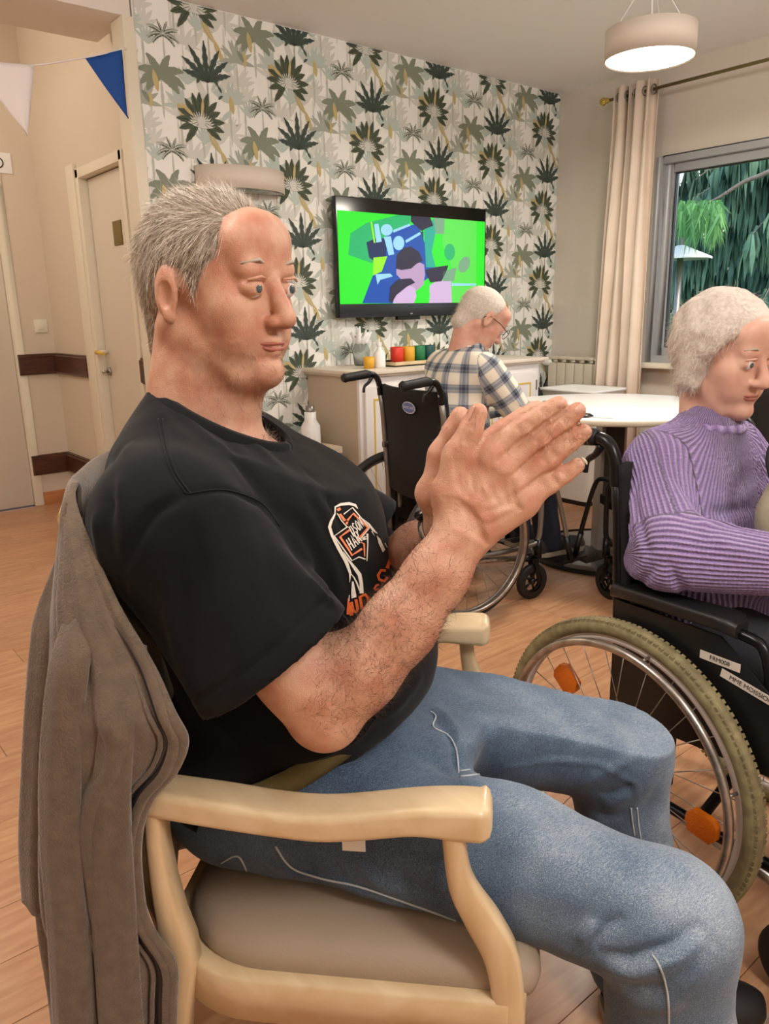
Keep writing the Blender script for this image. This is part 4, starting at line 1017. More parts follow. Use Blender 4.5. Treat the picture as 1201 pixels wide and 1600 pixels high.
wl = mir(WR)+np.array([.006, .012, .004])
UPR = np.array([0, 1.0, 0])
# right forearm: muscle bulk near the elbow, flat wrist
m1 = cx(560, 1050, -.200); m2 = cx(624, 976, -.184); m3 = cx(680, 900, -.168)
S.chain([EL, m1, m2, m3, WR], [.040, .0445, .0415, .0350, .0305], .014, (UPR, .88)); S.ell(EL+np.array([-.006, -.004, -.012]), (.034, .030, .030), None, .02)
S.cap(EL+(SH-EL)*.2, m1+np.array([-.004, 0, .004]), .042, .038, .02)
n1 = ELL+(wl-ELL)*.28; n2 = ELL+(wl-ELL)*.66
S.chain([ELL, n1, n2, wl], [.041, .045, .036, .029], .018, None)
# hand landmarks (right), in chair coordinates
HP = dict(i=[RH(764, 708), RH(817, 668), RH(850, 645), RH(872, 632)], m=[RH(787, 732), RH(846, 686), RH(882, 658), RH(901, 642)],
          r=[RH(803, 760), RH(857, 716), RH(891, 690), RH(911, 675)], p=[RH(812, 786), RH(857, 756), RH(881, 741), RH(901, 727)],
          t=[RH(704, 772, LR-.002), RH(716, 712, LR-.004), RH(735, 672, LR-.004), RH(746, 645, LR-.002)])
HR = dict(i=[.0140, .0125, .0112, .0098], m=[.0142, .0128, .0114, .0100], r=[.0138, .0122, .0108, .0096], p=[.0128, .0108, .0097, .0084], t=[.021, .0155, .0132, .0108])
def hand(tf, w, bulge):
    T = {k: [tf(p) for p in v] for k, v in HP.items()}; fl = (UPR, .80)
    for k in 'imrp':
        b = T[k][0]; S.cap(w+(b-w)*.10, b, .0215, .0150, .010, fl)
        P_, R_ = T[k], HR[k]
        S.chain(P_[:2], R_[:2], .006, (UPR, .92)); S.chain(P_[1:3], R_[1:3], .002, (UPR, .92)); S.chain(P_[2:], R_[2:], .002, (UPR, .88))
        S.ell(P_[1], (R_[1]*1.01,)*3, None, .003)
        S.ell(b+np.array([0, bulge*.004, 0]), (.0135, .0125, .0135), None, .008)
    for a, b in (('i', 'm'), ('m', 'r'), ('r', 'p')): S.cap(T[a][0], T[b][0], .0125, .0125, .006, fl)
    S.cap(w, (T['i'][0]+T['m'][0])/2, .026, .018, .012, (UPR, .72)); S.cap(w, (T['r'][0]+T['p'][0])/2, .026, .019, .012, (UPR, .72))
    S.cap(w+(T['p'][0]-w)*.2, T['p'][0], .022, .0155, .012, (UPR, .8))
    S.cap(w+(T['t'][0]-w)*.3, T['t'][0], .023, .0205, .012, (UPR, .85)); S.cap(T['t'][0], T['i'][0]*.5+w*.5, .019, .017, .015, (UPR, .7))
    S.chain(T['t'], HR['t'], .004, (UPR, .92)); S.cap(T['t'][1], T['i'][0]*.72+w*.28, .010, .014, .014, (UPR, .6))
    return T
TR_ = hand(lambda p: p, WR, -1); TL_ = hand(mir, wl, 1)
P, Q = S.mesh(1); P = chw(P); Q = orient(P, Q); P = lap(P, Q, .3)
N = normals(P, Q)
# creases and tendons on the visible back of the right hand
def px_line(pts, la): return [onl(x, y, la) for x, y in pts]
bk = LR-.016; face = -CL
def sn(pts, off=0): return pts
Tb = bvh(P, Q)
def surf(pts):
    out = []
    for x, y in pts:
        q = shoot(Tb, x, y)
        if q is not None: out.append(q)
    return out
def crease(pts, w_, a):
    q = surf(pts)
    if len(q) > 1: fold(P, N, q, w_, a)
for k, f in (('i', 1), ('m', 1), ('r', 1), ('p', 1)):
    q = [pj(chw(v)) for v in HP[k]]
    for j, offs in ((1, (-10, -5, 0, 5, 10)), (2, (-3, 3))):
        c = np.array(q[j]); d = np.array(q[j+1])-np.array(q[j-1]); d /= np.hypot(*d); n_ = np.array([-d[1], d[0]])
        for oo in offs: crease([c+d*oo-n_*9, c+d*(oo+2.0)-n_*0, c+d*oo+n_*9], .0022, -.0019)
    crease([np.array(q[0])+(np.array(pj(chw(WR)))-q[0])*.75, np.array(q[0])], .0048, .0016)
for a, b in (('i', 'm'), ('m', 'r'), ('r', 'p')):
    q0 = (np.array(pj(chw(HP[a][0])))+pj(chw(HP[b][0])))/2; q1 = (np.array(pj(chw(HP[a][1])))+pj(chw(HP[b][1])))/2
    q2 = (np.array(pj(chw(HP[a][3])))+pj(chw(HP[b][3])))/2
    crease([q0+(q1-q0)*-.05, q0+(q1-q0)*.35, q1, q1+(q2-q1)*.5, q2], .0026, -.0036)
for y in range(7): crease([(742-y*1.5, 662+y*4.2), (735-y*1.5, 665+y*4.2), (727-y*1.2, 666+y*4.2)], .0020, -.0017)
# loose skin wrinkles across the back of the hand and at the wrist
rw = random.Random(4)
for i in range(15):
    x0 = 705+i*6.6; crease([(x0, 700+i*3.2+rw.uniform(-4, 4)), (x0+4, 725+i*3.0), (x0+10+rw.uniform(-3, 3), 752+i*2.6), (x0+20, 780+i*1.5)], .0030, -.0021)
for i in range(6): crease([(690+i*3, 778+i*8), (715+i*3, 782+i*9), (738+i*3, 800+i*8.5), (752+i*2, 822+i*6)], .0032, -.0026)
crease([(720, 790), (745, 812), (762, 820), (800, 800), (830, 780)], .0030, -.0012)
crease([(752, 800), (775, 793), (800, 784)], .0025, -.0013)
for pts in ([(740, 700), (735, 740), (722, 790)], [(775, 720), (765, 760), (745, 800)], [(795, 745), (785, 775), (765, 805)], [(715, 720), (705, 760), (700, 800)]): crease(pts, .0035, .0009)
for pts in ([(560, 1000), (620, 930), (690, 850)], [(520, 1060), (600, 990), (650, 930)]): crease(pts, .006, .0012)
P += N*(vnoise(P, 55, 2)*.0005+vnoise(P, 18, 3)*.0010)[:, None]
body = np_mesh('body', P, Q, 'skin_a', man)
BP, BQ = P, Q; BN = normals(P, Q); BT = bvh(P, Q)
def cw(R): return np.stack([CD*R[0, i]+CL*R[1, i]+np.array([0, 0, 1])*R[2, i] for i in range(3)], 1)
hRw = cw(hR); hOw = chw(hO)
face_parts(hOw, hRw, hS, man)
# fingernails
for k, j in (('i', .0), ('m', .0), ('r', .0), ('p', .0)):
    a, b = chw(HP[k][2]), chw(HP[k][3]); d = (b-a)/np.linalg.norm(b-a); c = b+d*.001-CL*HR[k][3]*.90
    s_ = np.cross(d, CL); s_ /= np.linalg.norm(s_); G = []
    for u in np.linspace(-1, 1, 7): G.append([c+d*(.0058*u)+s_*(.0054*v*(1-.25*max(0, u)**3))+CL*(.0032*v*v+.0012*u*u) for v in np.linspace(-1, 1, 7)])
    nl = MB().grid(G).build('fingernail', 'nail', man, solid=.0006)
a, b = chw(HP['p'][2]), chw(HP['p'][3]); d = (b-a)/np.linalg.norm(b-a); s_ = np.cross(d, CL)
MB().grid([[b+d*(.0080+.0030*u*(1-.5*v*v))+s_*.0052*v-CL*(.0045-.003*v*v) for v in np.linspace(-1, 1, 7)] for u in (0, .5, 1)]).build('fingernail_tip', 'nail_tip', man, solid=.0006)
a, b = chw(HP['t'][2]), chw(HP['t'][3]); d = (b-a)/np.linalg.norm(b-a); s_ = np.cross(d, CL); c = b-s_*0-CL*.004
for sg in (1, -1):
    pass
left_n = -s_ if (pj(c-s_*.01)[0] < pj(c)[0]) else s_
MB().grid([[c+left_n*(.0088-.0030*v*v)+d*(.009*u-.002)+np.cross(d, left_n)*.0068*v for v in np.linspace(-1, 1, 7)] for u in np.linspace(-1, 1, 6)]).build('thumbnail', 'nail', man, solid=.0007)
# ---- T-shirt
S = SDF((-.56, -.345, .44), (.03, .345, 1.15), .0044)
S.ell((-.328, 0, .895), (.184, .200, .170), None, .05); S.ell((-.262, 0, .735), (.188, .192, .160), None, .05)
S.ell((-.395, 0, .94), (.112, .185, .13), None, .05); S.ell((-.395, 0, 1.005), (.098, .175, .085), None, .04); S.ell((-.31, 0, .61), (.160, .180, .10), None, .05)
S.ell((-.325, 0, .575), (.150, .190, .125), None, .04)
S.cap((-.385, 0, .98), (-.365, 0, 1.085), .105, .088, .05, (UPR, .86))
HC = (cx(300, 1140, -.26)+cx(540, 972, -.26))/2; HC[1] = -.222; HCl = HC*[1, -1, 1]; HCl[0] += .02
AXR = (HC-SH)/np.linalg.norm(HC-SH); AXL = (HCl-SHL)/np.linalg.norm(HCl-SHL)
for q, sh, hc in ((-1, SH, HC), (1, SHL, HCl)):
    S.cap((-.38, q*.09, .99), sh+[-.012, 0, -.005], .072, .074, .05); S.cap(sh+[-.012, 0, -.005], hc+(hc-sh)*.3, .082, .112, .035, (UPR, .72))
# cut the sleeves open at the hem: remove beyond the hem plane outside the torso side
X, Y, Z = np.meshgrid(*S.ax, indexing='ij', sparse=True)
for q, sh, hc, axd in ((-1, SH, HC, AXR), (1, SHL, HCl, AXL)):
    nrm = np.array([.606, 0, -.796]) if q < 0 else axd
    pl_ = (X-hc[0])*nrm[0]+(Y-hc[1])*nrm[1]+(Z-hc[2])*nrm[2]
    m_ = ((Y < -.178) if q < 0 else (Y > .178)) & (Z < .95); S.f = np.where(m_, np.maximum(S.f, pl_.astype(np.float32)), S.f)
    S.cap(hc-(hc-sh)*.06, hc+(hc-sh)*.3, .086, .097, .004, (UPR, .68), 'sub')
nc = np.array([.438, 0, .899]); pc = np.array([-.358, 0, 1.066])
pl_ = (X-pc[0])*nc[0]+(Y-pc[1])*nc[1]+(Z-pc[2])*nc[2]; S.f = np.maximum(S.f, np.where(Z > .98, pl_, -1).astype(np.float32))
S.cap(pc-nc*.02, pc+nc*.08, .086, .094, .003, (UPR, .86), 'sub')
# lower hem, tipping up towards the back
hl = np.array([-.10, 0, .640]); nl = np.array([-.06, 0, -1.0])
S.plane(cx(552, 1222, -.18), (.58, 0, -1))
P, Q = S.mesh(2); P = chw(P); Q = orient(P, Q); N = normals(P, Q); Tb = bvh(P, Q)
for pts, w_, a in (
    ([(250, 650), (258, 700), (270, 740), (292, 772)], .004, -.0035), ([(292, 772), (350, 766), (405, 785), (440, 830)], .005, -.004),
    ([(292, 772), (240, 800), (205, 850), (195, 930), (215, 1010), (262, 1085)], .006, -.007),
    ([(335, 640), (400, 700), (470, 800), (520, 900), (545, 960)], .012, .007), ([(300, 640), (370, 720), (440, 810), (505, 920)], .010, -.006),
    ([(430, 700), (490, 780), (530, 860)], .009, .005), ([(250, 620), (330, 690), (400, 740)], .010, .005), ([(470, 730), (515, 785), (550, 880)], .005, -.004),
    ([(165, 720), (152, 800), (170, 900), (215, 1010)], .008, .006), ([(185, 700), (172, 790), (190, 900), (235, 1030)], .008, -.006), ([(205, 690), (190, 760), (205, 860)], .007, .005),
    ([(330, 800), (350, 900), (370, 1000), (372, 1080)], .016, .005), ([(395, 800), (430, 900), (470, 985)], .014, -.005), ([(430, 800), (480, 880), (520, 950)], .010, .005),
    ([(275, 860), (290, 960), (310, 1080)], .014, -.004), ([(255, 830), (262, 950), (285, 1060)], .010, .004), ([(300, 800), (310, 880), (330, 960)], .010, -.003),
    ([(480, 900), (500, 930), (522, 945)], .006, .006), ([(560, 1150), (620, 1100), (660, 1050)], .012, .004), ([(400, 1150), (480, 1180), (560, 1190)], .012, .004)):
    q = surf(pts)
    if len(q) > 1: fold(P, N, q, w_, a)
# hem bands
def sh_hem(d0, wid, amp):
    q = (P-chw(HC))@(CD*.606-np.array([0, 0, .796])); m_ = ((P-CO)@CL < -.17) & (q > d0-wid) & (q < d0+wid)
    P[m_] += N[m_]*(amp*np.cos((q[m_]-d0)/wid*math.pi/2))[:, None]
sh_hem(-.028, .0035, -.0016)
P += N*(vnoise(P, 16, 5)*.0022+vnoise(P, 34, 6)*.0009)[:, None]
shirt = np_mesh('t_shirt', P, Q, 'tshirt', man); SP, SQ = P, Q; ST = bvh(P, Q); SN = normals(P, Q)
# ribbed collar band and seams lying on the cloth
G = []
e1 = np.array([.899, 0, -.438]); e2 = np.array([0, 1., 0])
for t_ in np.linspace(0, 2*math.pi, 64, endpoint=False):
    c = pc+e1*.0945*math.cos(t_)+e2*.080*math.sin(t_); o_ = (e1*math.cos(t_)+e2*math.sin(t_))
    G.append([chw(c+o_*.012-nc*.016), chw(c+o_*.0065-nc*.004), chw(c+o_*.000+nc*.006), chw(c-o_*.006+nc*.008), chw(c-o_*.008+nc*.002)])
G.append(G[0]); MB().grid(G).build('collar_band', 'tshirt', shirt, solid=.003)
def seam(tree, pts, r, m, name, parent, off=.0006, sub=10):
    P_ = []
    pts = spline([np.array([*p, 0.]) for p in pts], sub)
    for p in pts:
        q = shoot(tree, p[0], p[1], off)
        if q is not None and (not P_ or np.linalg.norm(q-P_[-1]) < .03): P_.append(q)
    if len(P_) > 2: return MB().tube(P_, r, 5).build(name, m, parent)
for dx in (0, 7): seam(ST, [(247+dx, 655), (255+dx, 700), (268+dx, 740), (290+dx, 772)], .0012, 'tshirt', 'shoulder_seam', shirt)
seam(ST, [(292, 772), (350, 766), (405, 785), (436, 822)], .0010, 'tshirt', 'sleeve_seam', shirt)
seam(ST, [(240, 612), (262, 628), (300, 640)], .0012, 'tshirt', 'neck_seam', shirt)
# ---- printed design on the shirt (bar, shield and lettering), laid on the cloth
def densify(poly, step=4.0):
    out = []
    for i in range(len(poly)):
        a, b = np.array(poly[i], float), np.array(poly[(i+1) % len(poly)], float); n = max(1, int(np.hypot(*(b-a))/step))
        out += [a+(b-a)*k/n for k in range(n)]
    return out
PRN = {}
def decal(polys, m, lvl):
    """polys in photo pixels; triangulated finely and dropped onto the shirt"""
    bm_ = bmesh.new()
    for pg in polys:
        vs = [bm_.verts.new((p[0], p[1], 0)) for p in densify(pg)]
        try: bm_.faces.new(vs)
        except Exception: pass
    bmesh.ops.triangulate(bm_, faces=bm_.faces[:])
    for _ in range(4):
        ed = [e for e in bm_.edges if e.calc_length() > 9]
        if not ed: break
        bmesh.ops.subdivide_edges(bm_, edges=ed, cuts=1); bmesh.ops.triangulate(bm_, faces=[f for f in bm_.faces if len(f.verts) > 3])
    bm_.verts.ensure_lookup_table(); idx = {}; V = []
    for v in bm_.verts:
        q = shoot(ST, v.co.x, v.co.y, .0008+.0004*lvl)
        if q is not None: idx[v.index] = len(V); V.append(q)
    F = [[idx[v.index] for v in f.verts] for f in bm_.faces if all(v.index in idx for v in f.verts)]
    F = [f for f in F if max(np.linalg.norm(V[f[0]]-V[f[1]]), np.linalg.norm(V[f[1]]-V[f[2]]), np.linalg.norm(V[f[0]]-V[f[2]])) < .03]
    bm_.free(); PRN.setdefault(m+str(lvl), [m, MB()])[1].add(V, F, 0, True)
def zp(pts): return [(500+x/7.506, 770+y/7.506) for x, y in pts]   # from the close-up of the print
def band(pts, w_):
    pts = [np.array(p, float) for p in pts]; L, R = [], []
    for i, p in enumerate(pts):
        d = pts[min(i+1, len(pts)-1)]-pts[max(i-1, 0)]; d /= np.hypot(*d)+1e-9; n_ = np.array([-d[1], d[0]]); ww = w_[i] if hasattr(w_, '__len__') else w_
        L.append(p+n_*ww/2); R.append(p-n_*ww/2)
    return L+R[::-1]
for a in ([(165, 170), (230, 140), (330, 130), (400, 150), (430, 190)], ): decal([zp(band(a, [14, 32, 34, 30, 8]))], 'print_white', 1)
decal([zp(band([(170, 165), (165, 250), (120, 330), (100, 400), (130, 500), (200, 640), (290, 800), (340, 940), (335, 1050)], [16, 20, 30, 36, 34, 42, 44, 30, 4]))], 'print_white', 1)
decal([zp(band([(260, 690), (330, 800), (400, 890), (450, 960), (470, 1060), (475, 1180)], [6, 22, 40, 46, 40, 50]))], 'print_white', 1)
decal([zp([(360, 1040), (380, 1040), (412, 1200), (412, 1225), (356, 1240), (352, 1180)])], 'print_white', 1)
decal([zp([(325, 1200), (334, 1200), (330, 1270), (320, 1270)])], 'print_white', 1)
decal([zp(band([(345, 940), (390, 1000), (420, 1060), (452, 1150)], [6, 16, 18, 14]))], 'print_white', 1)
decal([zp(band([(490, 310), (560, 370), (610, 440), (660, 480)], [4, 20, 30, 4]))], 'print_white', 1)
decal([zp(band([(590, 450), (625, 505)], [14, 3]))], 'print_white', 1)
decal([zp([(650, 500), (690, 540), (750, 670), (720, 700), (670, 590)])], 'print_white', 1)
decal([zp(band([(745, 590), (772, 640)], 10))], 'print_white', 1)
decal([zp(band([(540, 480), (545, 600), (535, 800)], [26, 14, 12]))], 'print_white', 1)
# bar and shield outlines: white, then salmon, then black, then letters
decal([zp(band([(262, 255), (364, 178), (562, 412), (432, 575)], 15))], 'print_white', 2)
decal([zp(band([(310, 398), (152, 507), (356, 795), (440, 752), (515, 778)], 15))], 'print_white', 2)
decal([zp(band([(190, 245), (240, 330), (300, 400)], 11))], 'print_white', 2)
decal([zp(band([(300, 330), (368, 248), (538, 410), (412, 566)], 24))], 'print_salmon', 4)
decal([zp(band([(325, 440), (212, 520), (355, 730), (470, 655)], 26))], 'print_salmon', 4)
decal([zp([(180, 195), (215, 178), (228, 205), (195, 225)])], 'print_salmon', 4); decal([zp([(205, 258), (228, 248), (285, 325), (262, 340)])], 'print_salmon', 4)
decal([zp(band([(455, 580), (492, 600), (500, 745)], [8, 20, 12]))], 'print_salmon', 4)
decal([zp([(285, 340), (312, 345), (300, 380), (280, 365)])], 'print_salmon', 4)
decal([zp(oval(498, 535, 32, 20, rot=-.5))], 'print_white', 5); decal([zp(oval(508, 530, 9, 8))], 'print_black', 6)
def glyph(ch_, o, u, v, m, lvl, t=.16):
    """block letters from strokes; o=lower left, u=width vector, v=height vector, in close-up pixels"""
    ST_ = {'H': [[(0, 0), (0, 1)], [(1, 0), (1, 1)], [(0, .5), (1, .5)]], 'A': [[(0, 0), (.5, 1), (1, 0)], [(.2, .35), (.8, .35)]], 'R': [[(0, 0), (0, 1), (.9, .95), (.9, .55), (0, .5)], [(.4, .5), (1, 0)]],
           'D': [[(0, 0), (0, 1), (.7, .95), (1, .5), (.7, .05), (0, 0)]], 'S': [[(1, .85), (.5, 1), (.05, .8), (.3, .55), (.8, .45), (.95, .2), (.5, 0), (0, .15)]], 'O': [[(.5, 0), (0, .3), (0, .7), (.5, 1), (1, .7), (1, .3), (.5, 0)]],
           'N': [[(0, 0), (0, 1), (1, 0), (1, 1)]], 'U': [[(0, 1), (0, .2), (.5, 0), (1, .2), (1, 1)]], 'I': [[(.5, 0), (.5, 1)]], 'C': [[(1, .8), (.5, 1), (0, .7), (0, .3), (.5, 0), (1, .2)]]}
    o, u, v = (np.array(q, float) for q in (o, u, v)); wpx = t*np.hypot(*v)
    decal([zp(band([o+u*a+v*b for a, b in st], wpx)) for st in ST_[ch_]], m, lvl)
# HARLEY / DAVIDSON bar as far as it shows: HA... and ...DSON
for i, c in enumerate('HAR'): glyph(c, np.array([352, 672])+np.array([44, -40])*i, (28, -24), (-72, -118), 'print_white', 5, .12)
for i, c in enumerate('DSON'): glyph(c, np.array([372, 515])+np.array([32, -31])*i, (20, -20), (-58, -112), 'print_white', 5, .11)
# orange arched lettering below: A U D . S C A as far as the arm leaves it free
for c, o_, u, v in (('A', (318, 1460), (40, -20), (-18, -200)), ('U', (380, 1420), (52, -30), (-28, -140)), ('D', (480, 1370), (88, -50), (-28, -150)), ('S', (620, 1210), (60, -45), (-5, -100)), ('C', (690, 1060), (95, -40), (-40, -130)), ('A', (770, 890), (110, -20), (5, -180))):
    glyph(c, o_, u, v, 'print_orange', 2, .24)
for k, (m, mb) in PRN.items(): mb.build('printed_emblem', m, shirt)['kind'] = 'stuff'
# ---- jeans
S = SDF((-.50, -.30, .05), (.33, .27, .72), .0045)
S.ell((-.285, 0, .575), (.165, .180, .115), None, .05); S.ell((-.33, -.09, .545), (.115, .095, .085), None, .04); S.ell((-.33, .09, .545), (.115, .095, .085), None, .04)
KR = np.array([.213, -.178, .472]); KL = np.array([.200, .135, .526])
S.cap((-.24, -.10, .555), (.02, -.150, .528), .096, .084, .04); S.cap((.02, -.150, .528), KR, .084, .079, .03); S.cap(KR, (.232, -.178, .30), .0785, .077, .03); S.cap((.232, -.178, .30), (.235, -.178, .08), .077, .080, .02)
S.cap((-.24, .10, .565), (.02, .115, .560), .098, .088, .04); S.cap((.02, .115, .560), KL, .088, .084, .03); S.cap(KL, (.226, .135, .34), .080, .072, .03); S.cap((.226, .135, .34), (.26, .135, .08), .072, .080, .02)
S.cap((-.10, 0, .60), (-.16, 0, .54), .085, .09, .05)
S.plane((0, 0, .085), (0, 0, -1)); S.plane((-.2, 0, .665), (.25, 0, 1))
P, Q = S.mesh(2); P = chw(P); Q = orient(P, Q); N = normals(P, Q); Tb = bvh(P, Q)
for pts, w_, a in (
    ([(720, 1215), (790, 1200), (860, 1190), (940, 1195), (990, 1225), (1000, 1260)], .005, .003), ([(995, 1250), (985, 1280), (992, 1340)], .005, .003),
    ([(880, 1240), (940, 1245), (990, 1225)], .008, -.007), ([(890, 1262), (940, 1262), (985, 1240)], .009, .004), ([(860, 1195), (905, 1150), (960, 1110)], .012, -.004), ([(740, 1190), (780, 1140), (850, 1100)], .014, .005), ([(900, 1230), (950, 1205), (990, 1180)], .008, .005),
    ([(900, 1290), (940, 1275), (980, 1270)], .009, -.005), ([(1000, 1300), (1020, 1240), (1040, 1180)], .012, -.003),
    ([(930, 1490), (980, 1498), (1040, 1480), (1095, 1440)], .007, -.008), ([(935, 1510), (985, 1520), (1050, 1500), (1100, 1460)], .010, .008), ([(935, 1530), (990, 1545), (1040, 1540)], .007, -.006), ([(945, 1560), (1000, 1570), (1060, 1560)], .010, .005),
    ([(920, 1480), (950, 1450), (975, 1430)], .008, -.006), ([(905, 1475), (920, 1455), (930, 1440)], .008, .006), ([(1010, 1600), (1070, 1540), (1120, 1480)], .014, .004),
    ([(670, 1110), (700, 1150), (715, 1200), (718, 1215)], .006, -.006), ([(680, 1100), (712, 1140), (725, 1200)], .007, .006), ([(640, 1180), (680, 1190), (715, 1215)], .010, -.006), ([(715, 1218), (760, 1235), (830, 1250)], .012, .005), ([(700, 1235), (740, 1230), (790, 1250)], .008, -.005),
    ([(330, 1330), (370, 1380), (420, 1400)], .010, -.007), ([(400, 1330), (450, 1365), (520, 1375), (600, 1400), (700, 1435)], .006, .005), ([(480, 1330), (500, 1380), (560, 1400)], .010, -.006), ([(560, 1330), (580, 1370), (640, 1400)], .010, .005), ([(520, 1340), (540, 1380)], .008, -.005), ([(620, 1330), (640, 1380), (690, 1410)], .010, -.005),
    ([(770, 1300), (850, 1330), (950, 1360)], .020, .003), ([(800, 1420), (900, 1440), (1000, 1430)], .018, -.003)):
    q = surf(pts)
    if len(q) > 1: fold(P, N, q, w_, a)
P += N*(vnoise(P, 14, 8)*.0028+vnoise(P, 40, 9)*.0008)[:, None]; N = normals(P, Q)
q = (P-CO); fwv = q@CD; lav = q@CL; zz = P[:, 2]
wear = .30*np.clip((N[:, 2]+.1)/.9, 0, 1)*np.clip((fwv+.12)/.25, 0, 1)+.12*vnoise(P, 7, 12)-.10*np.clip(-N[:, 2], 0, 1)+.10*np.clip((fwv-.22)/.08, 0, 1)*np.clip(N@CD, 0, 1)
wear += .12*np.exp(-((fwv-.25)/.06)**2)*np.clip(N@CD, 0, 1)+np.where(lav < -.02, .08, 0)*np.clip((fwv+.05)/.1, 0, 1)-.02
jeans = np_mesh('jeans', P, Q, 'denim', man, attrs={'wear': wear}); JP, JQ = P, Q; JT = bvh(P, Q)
for dx in (0, 9):
    seam(JT, [(718, 1214-dx), (780, 1206-dx), (800, 1197-dx), (855, 1192-dx), (880, 1186-dx), (930, 1185-dx), (965, 1195-dx), (992+dx*.5, 1215-dx*.5), (1003+dx*.6, 1240), (1000+dx*.6, 1256)], .0014, 'thread', 'inseam_stitching', jeans)
    seam(JT, [(985+dx, 1262), (988+dx, 1290), (996+dx, 1340)], .0014, 'thread', 'inseam_stitching', jeans)
seam(JT, [(430, 1322), (455, 1355), (500, 1372), (560, 1385), (620, 1405), (690, 1430), (712, 1438)], .0014, 'thread', 'side_seam', jeans)
seam(JT, [(1018, 1492), (1030, 1510), (1042, 1550), (1044, 1600)], .0014, 'thread', 'side_seam', jeans)
seam(JT, [(345, 1348), (372, 1338), (392, 1372), (430, 1408)], .0014, 'thread', 'back_pocket_stitching', jeans)
seam(JT, [(672, 1112), (680, 1120), (676, 1136), (700, 1150), (712, 1172), (716, 1208)], .0014, 'thread', 'pocket_edge', jeans)
# belt
G = []
for a in np.linspace(0, 2*math.pi, 73):
    c = np.array([-.285+.172*math.cos(a), .183*math.sin(a), .620+.50*(.172*math.cos(a))])
    G.append([chw(c+[0, 0, -.018]), chw(c+[.003*math.cos(a), .003*math.sin(a), 0]), chw(c+[0, 0, .018])])
MB().grid(G).build('belt', 'belt_web', man, solid=.004)
# shoes
def shoe(c, az, name='shoe', parent=None, s=1.0, m='shoe_black'):
    c = np.asarray(c, float); f = np.array([math.cos(az), math.sin(az), 0]); l = np.array([-f[1], f[0], 0]); U = np.array([0, 0, 1.])
    T = lambda x, y, z: c+(f*x+l*y+U*z)*s
    G = []
    for x, w_, h_ in ((-.095, .020, .05), (-.088, .034, .075), (-.06, .040, .088), (-.02, .040, .085), (.03, .042, .066), (.08, .050, .052), (.125, .050, .046), (.16, .040, .038), (.178, .018, .028)):
        G.append([T(x, w_*math.cos(a), .018+max(0, h_*math.sin(a))) for a in np.linspace(0, math.pi, 15)])
    o = MB().grid(G).build('shoe', m, parent, solid=.003, subd=1)
    G = []
    for z in (0, .004, .018, .022):
        G.append([T(x, w_*q, z) for x, w_, q in [(-.098, .022, 1), (-.06, .045, 1), (0, .043, 1), (.08, .055, 1), (.14, .050, 1), (.182, .02, 1), (.182, .02, -1), (.14, .050, -1), (.08, .055, -1), (0, .043, -1), (-.06, .045, -1), (-.098, .022, -1)]])
    mb = MB().grid(G, close=True); mb.add(G[0], [tuple(range(12))]); mb.add(G[-1], [tuple(range(12))]); mb.build('sole', 'shoe_sole', o)
    return o
azf = math.atan2(CD[1], CD[0])
shoe(ch(.27, -.178, 0), azf, parent=man); shoe(ch(.30, .135, 0), azf+.1, parent=man)
# wristwatch on the left wrist
d = chw(wl)-chw(ELL); d /= np.linalg.norm(d); c = chw(wl)-d*.022; e = np.cross(d, [0, 0, 1.]); e /= np.linalg.norm(e); g_ = np.cross(e, d)
wt = MB().ring(c, e, g_, .0335, .0016, 48, 8, flat=(d, 5)).build('wristwatch', 'watch_steel', man)
up = -CL*.4+g_*.6-CD*.3; up /= np.linalg.norm(up)
MB().lathe(c+up*.031, [(.0005, 0), (.019, 0), (.019, .007), (.016, .009), (.0005, .009)], 28, axis=up).build('watch_case', 'watch_face', wt)
# ---- hair: a scalp-hugging mass and many fine strands
S = SDF((-.52, -.13, 1.09), (-.22, .13, 1.38), .003)
def T3(x, y, z): return hO+hR@np.array([x, y, z])
S.ell(T3(-.015, 0, .034), (.1055, .0845, .0925), hR, .01); S.cap(T3(-.055, 0, -.02), T3(-.062, 0, -.075), .060, .050, .02, (hR[:, 1], 1.05))
S.ell(T3(.092, 0, -.035), (.076, .12, .095), hR, .012, 'sub'); S.ell(T3(.03, 0, -.085), (.065, .12, .075), hR, .012, 'sub'); S.ell(T3(.105, 0, .03), (.030, .12, .045), hR, .01, 'sub')
for q in (-1, 1): S.ell(T3(-.002, q*.09, -.010), (.026, .03, .036), hR, .006, 'sub')
P, Q = S.mesh(1); P = chw(P); Q = orient(P, Q); N = normals(P, Q)
P += N*(vnoise(P, 60, 3)*.002)[:, None]-N*.004
hair = np_mesh('hair', P, Q, 'hair_scalp', man)
ctr = chw(T3(-.02, 0, .03)); fH = hRw[:, 0]; uH = hRw[:, 2]
def keepf(p, n): 
    q = (p-hOw)@hRw; out = ((p-hOw-hRw@np.array([-.015, 0, .034]))*n).sum(1) > 0
    return out*1.0*(np.linalg.norm((q-[-.015, 0, .02])/[.11, .09, .10], axis=1) > .80)
r_, n_ = sample(P, Q, N, 15000, 1, keepf)
q = (r_-hOw)@hRw
flow = -uH[None, :]*.9+hRw[:, 0][None, :]*(-.35)+np.zeros_like(r_)
topw = np.clip((q[:, 2]-.05)/.06, 0, 1)[:, None]
flow = flow*(1-topw)+(hRw[:, 0][None, :]*-.8+hRw[:, 1][None, :]*np.sign(q[:, 1:2])*-.25)*topw
flow = flow-n_*(flow*n_).sum(1)[:, None]; flow /= np.linalg.norm(flow, axis=1)[:, None]+1e-9
rg = np.random.default_rng(3); low = np.clip((q[:, 2]+.09)/.12, .25, 1)
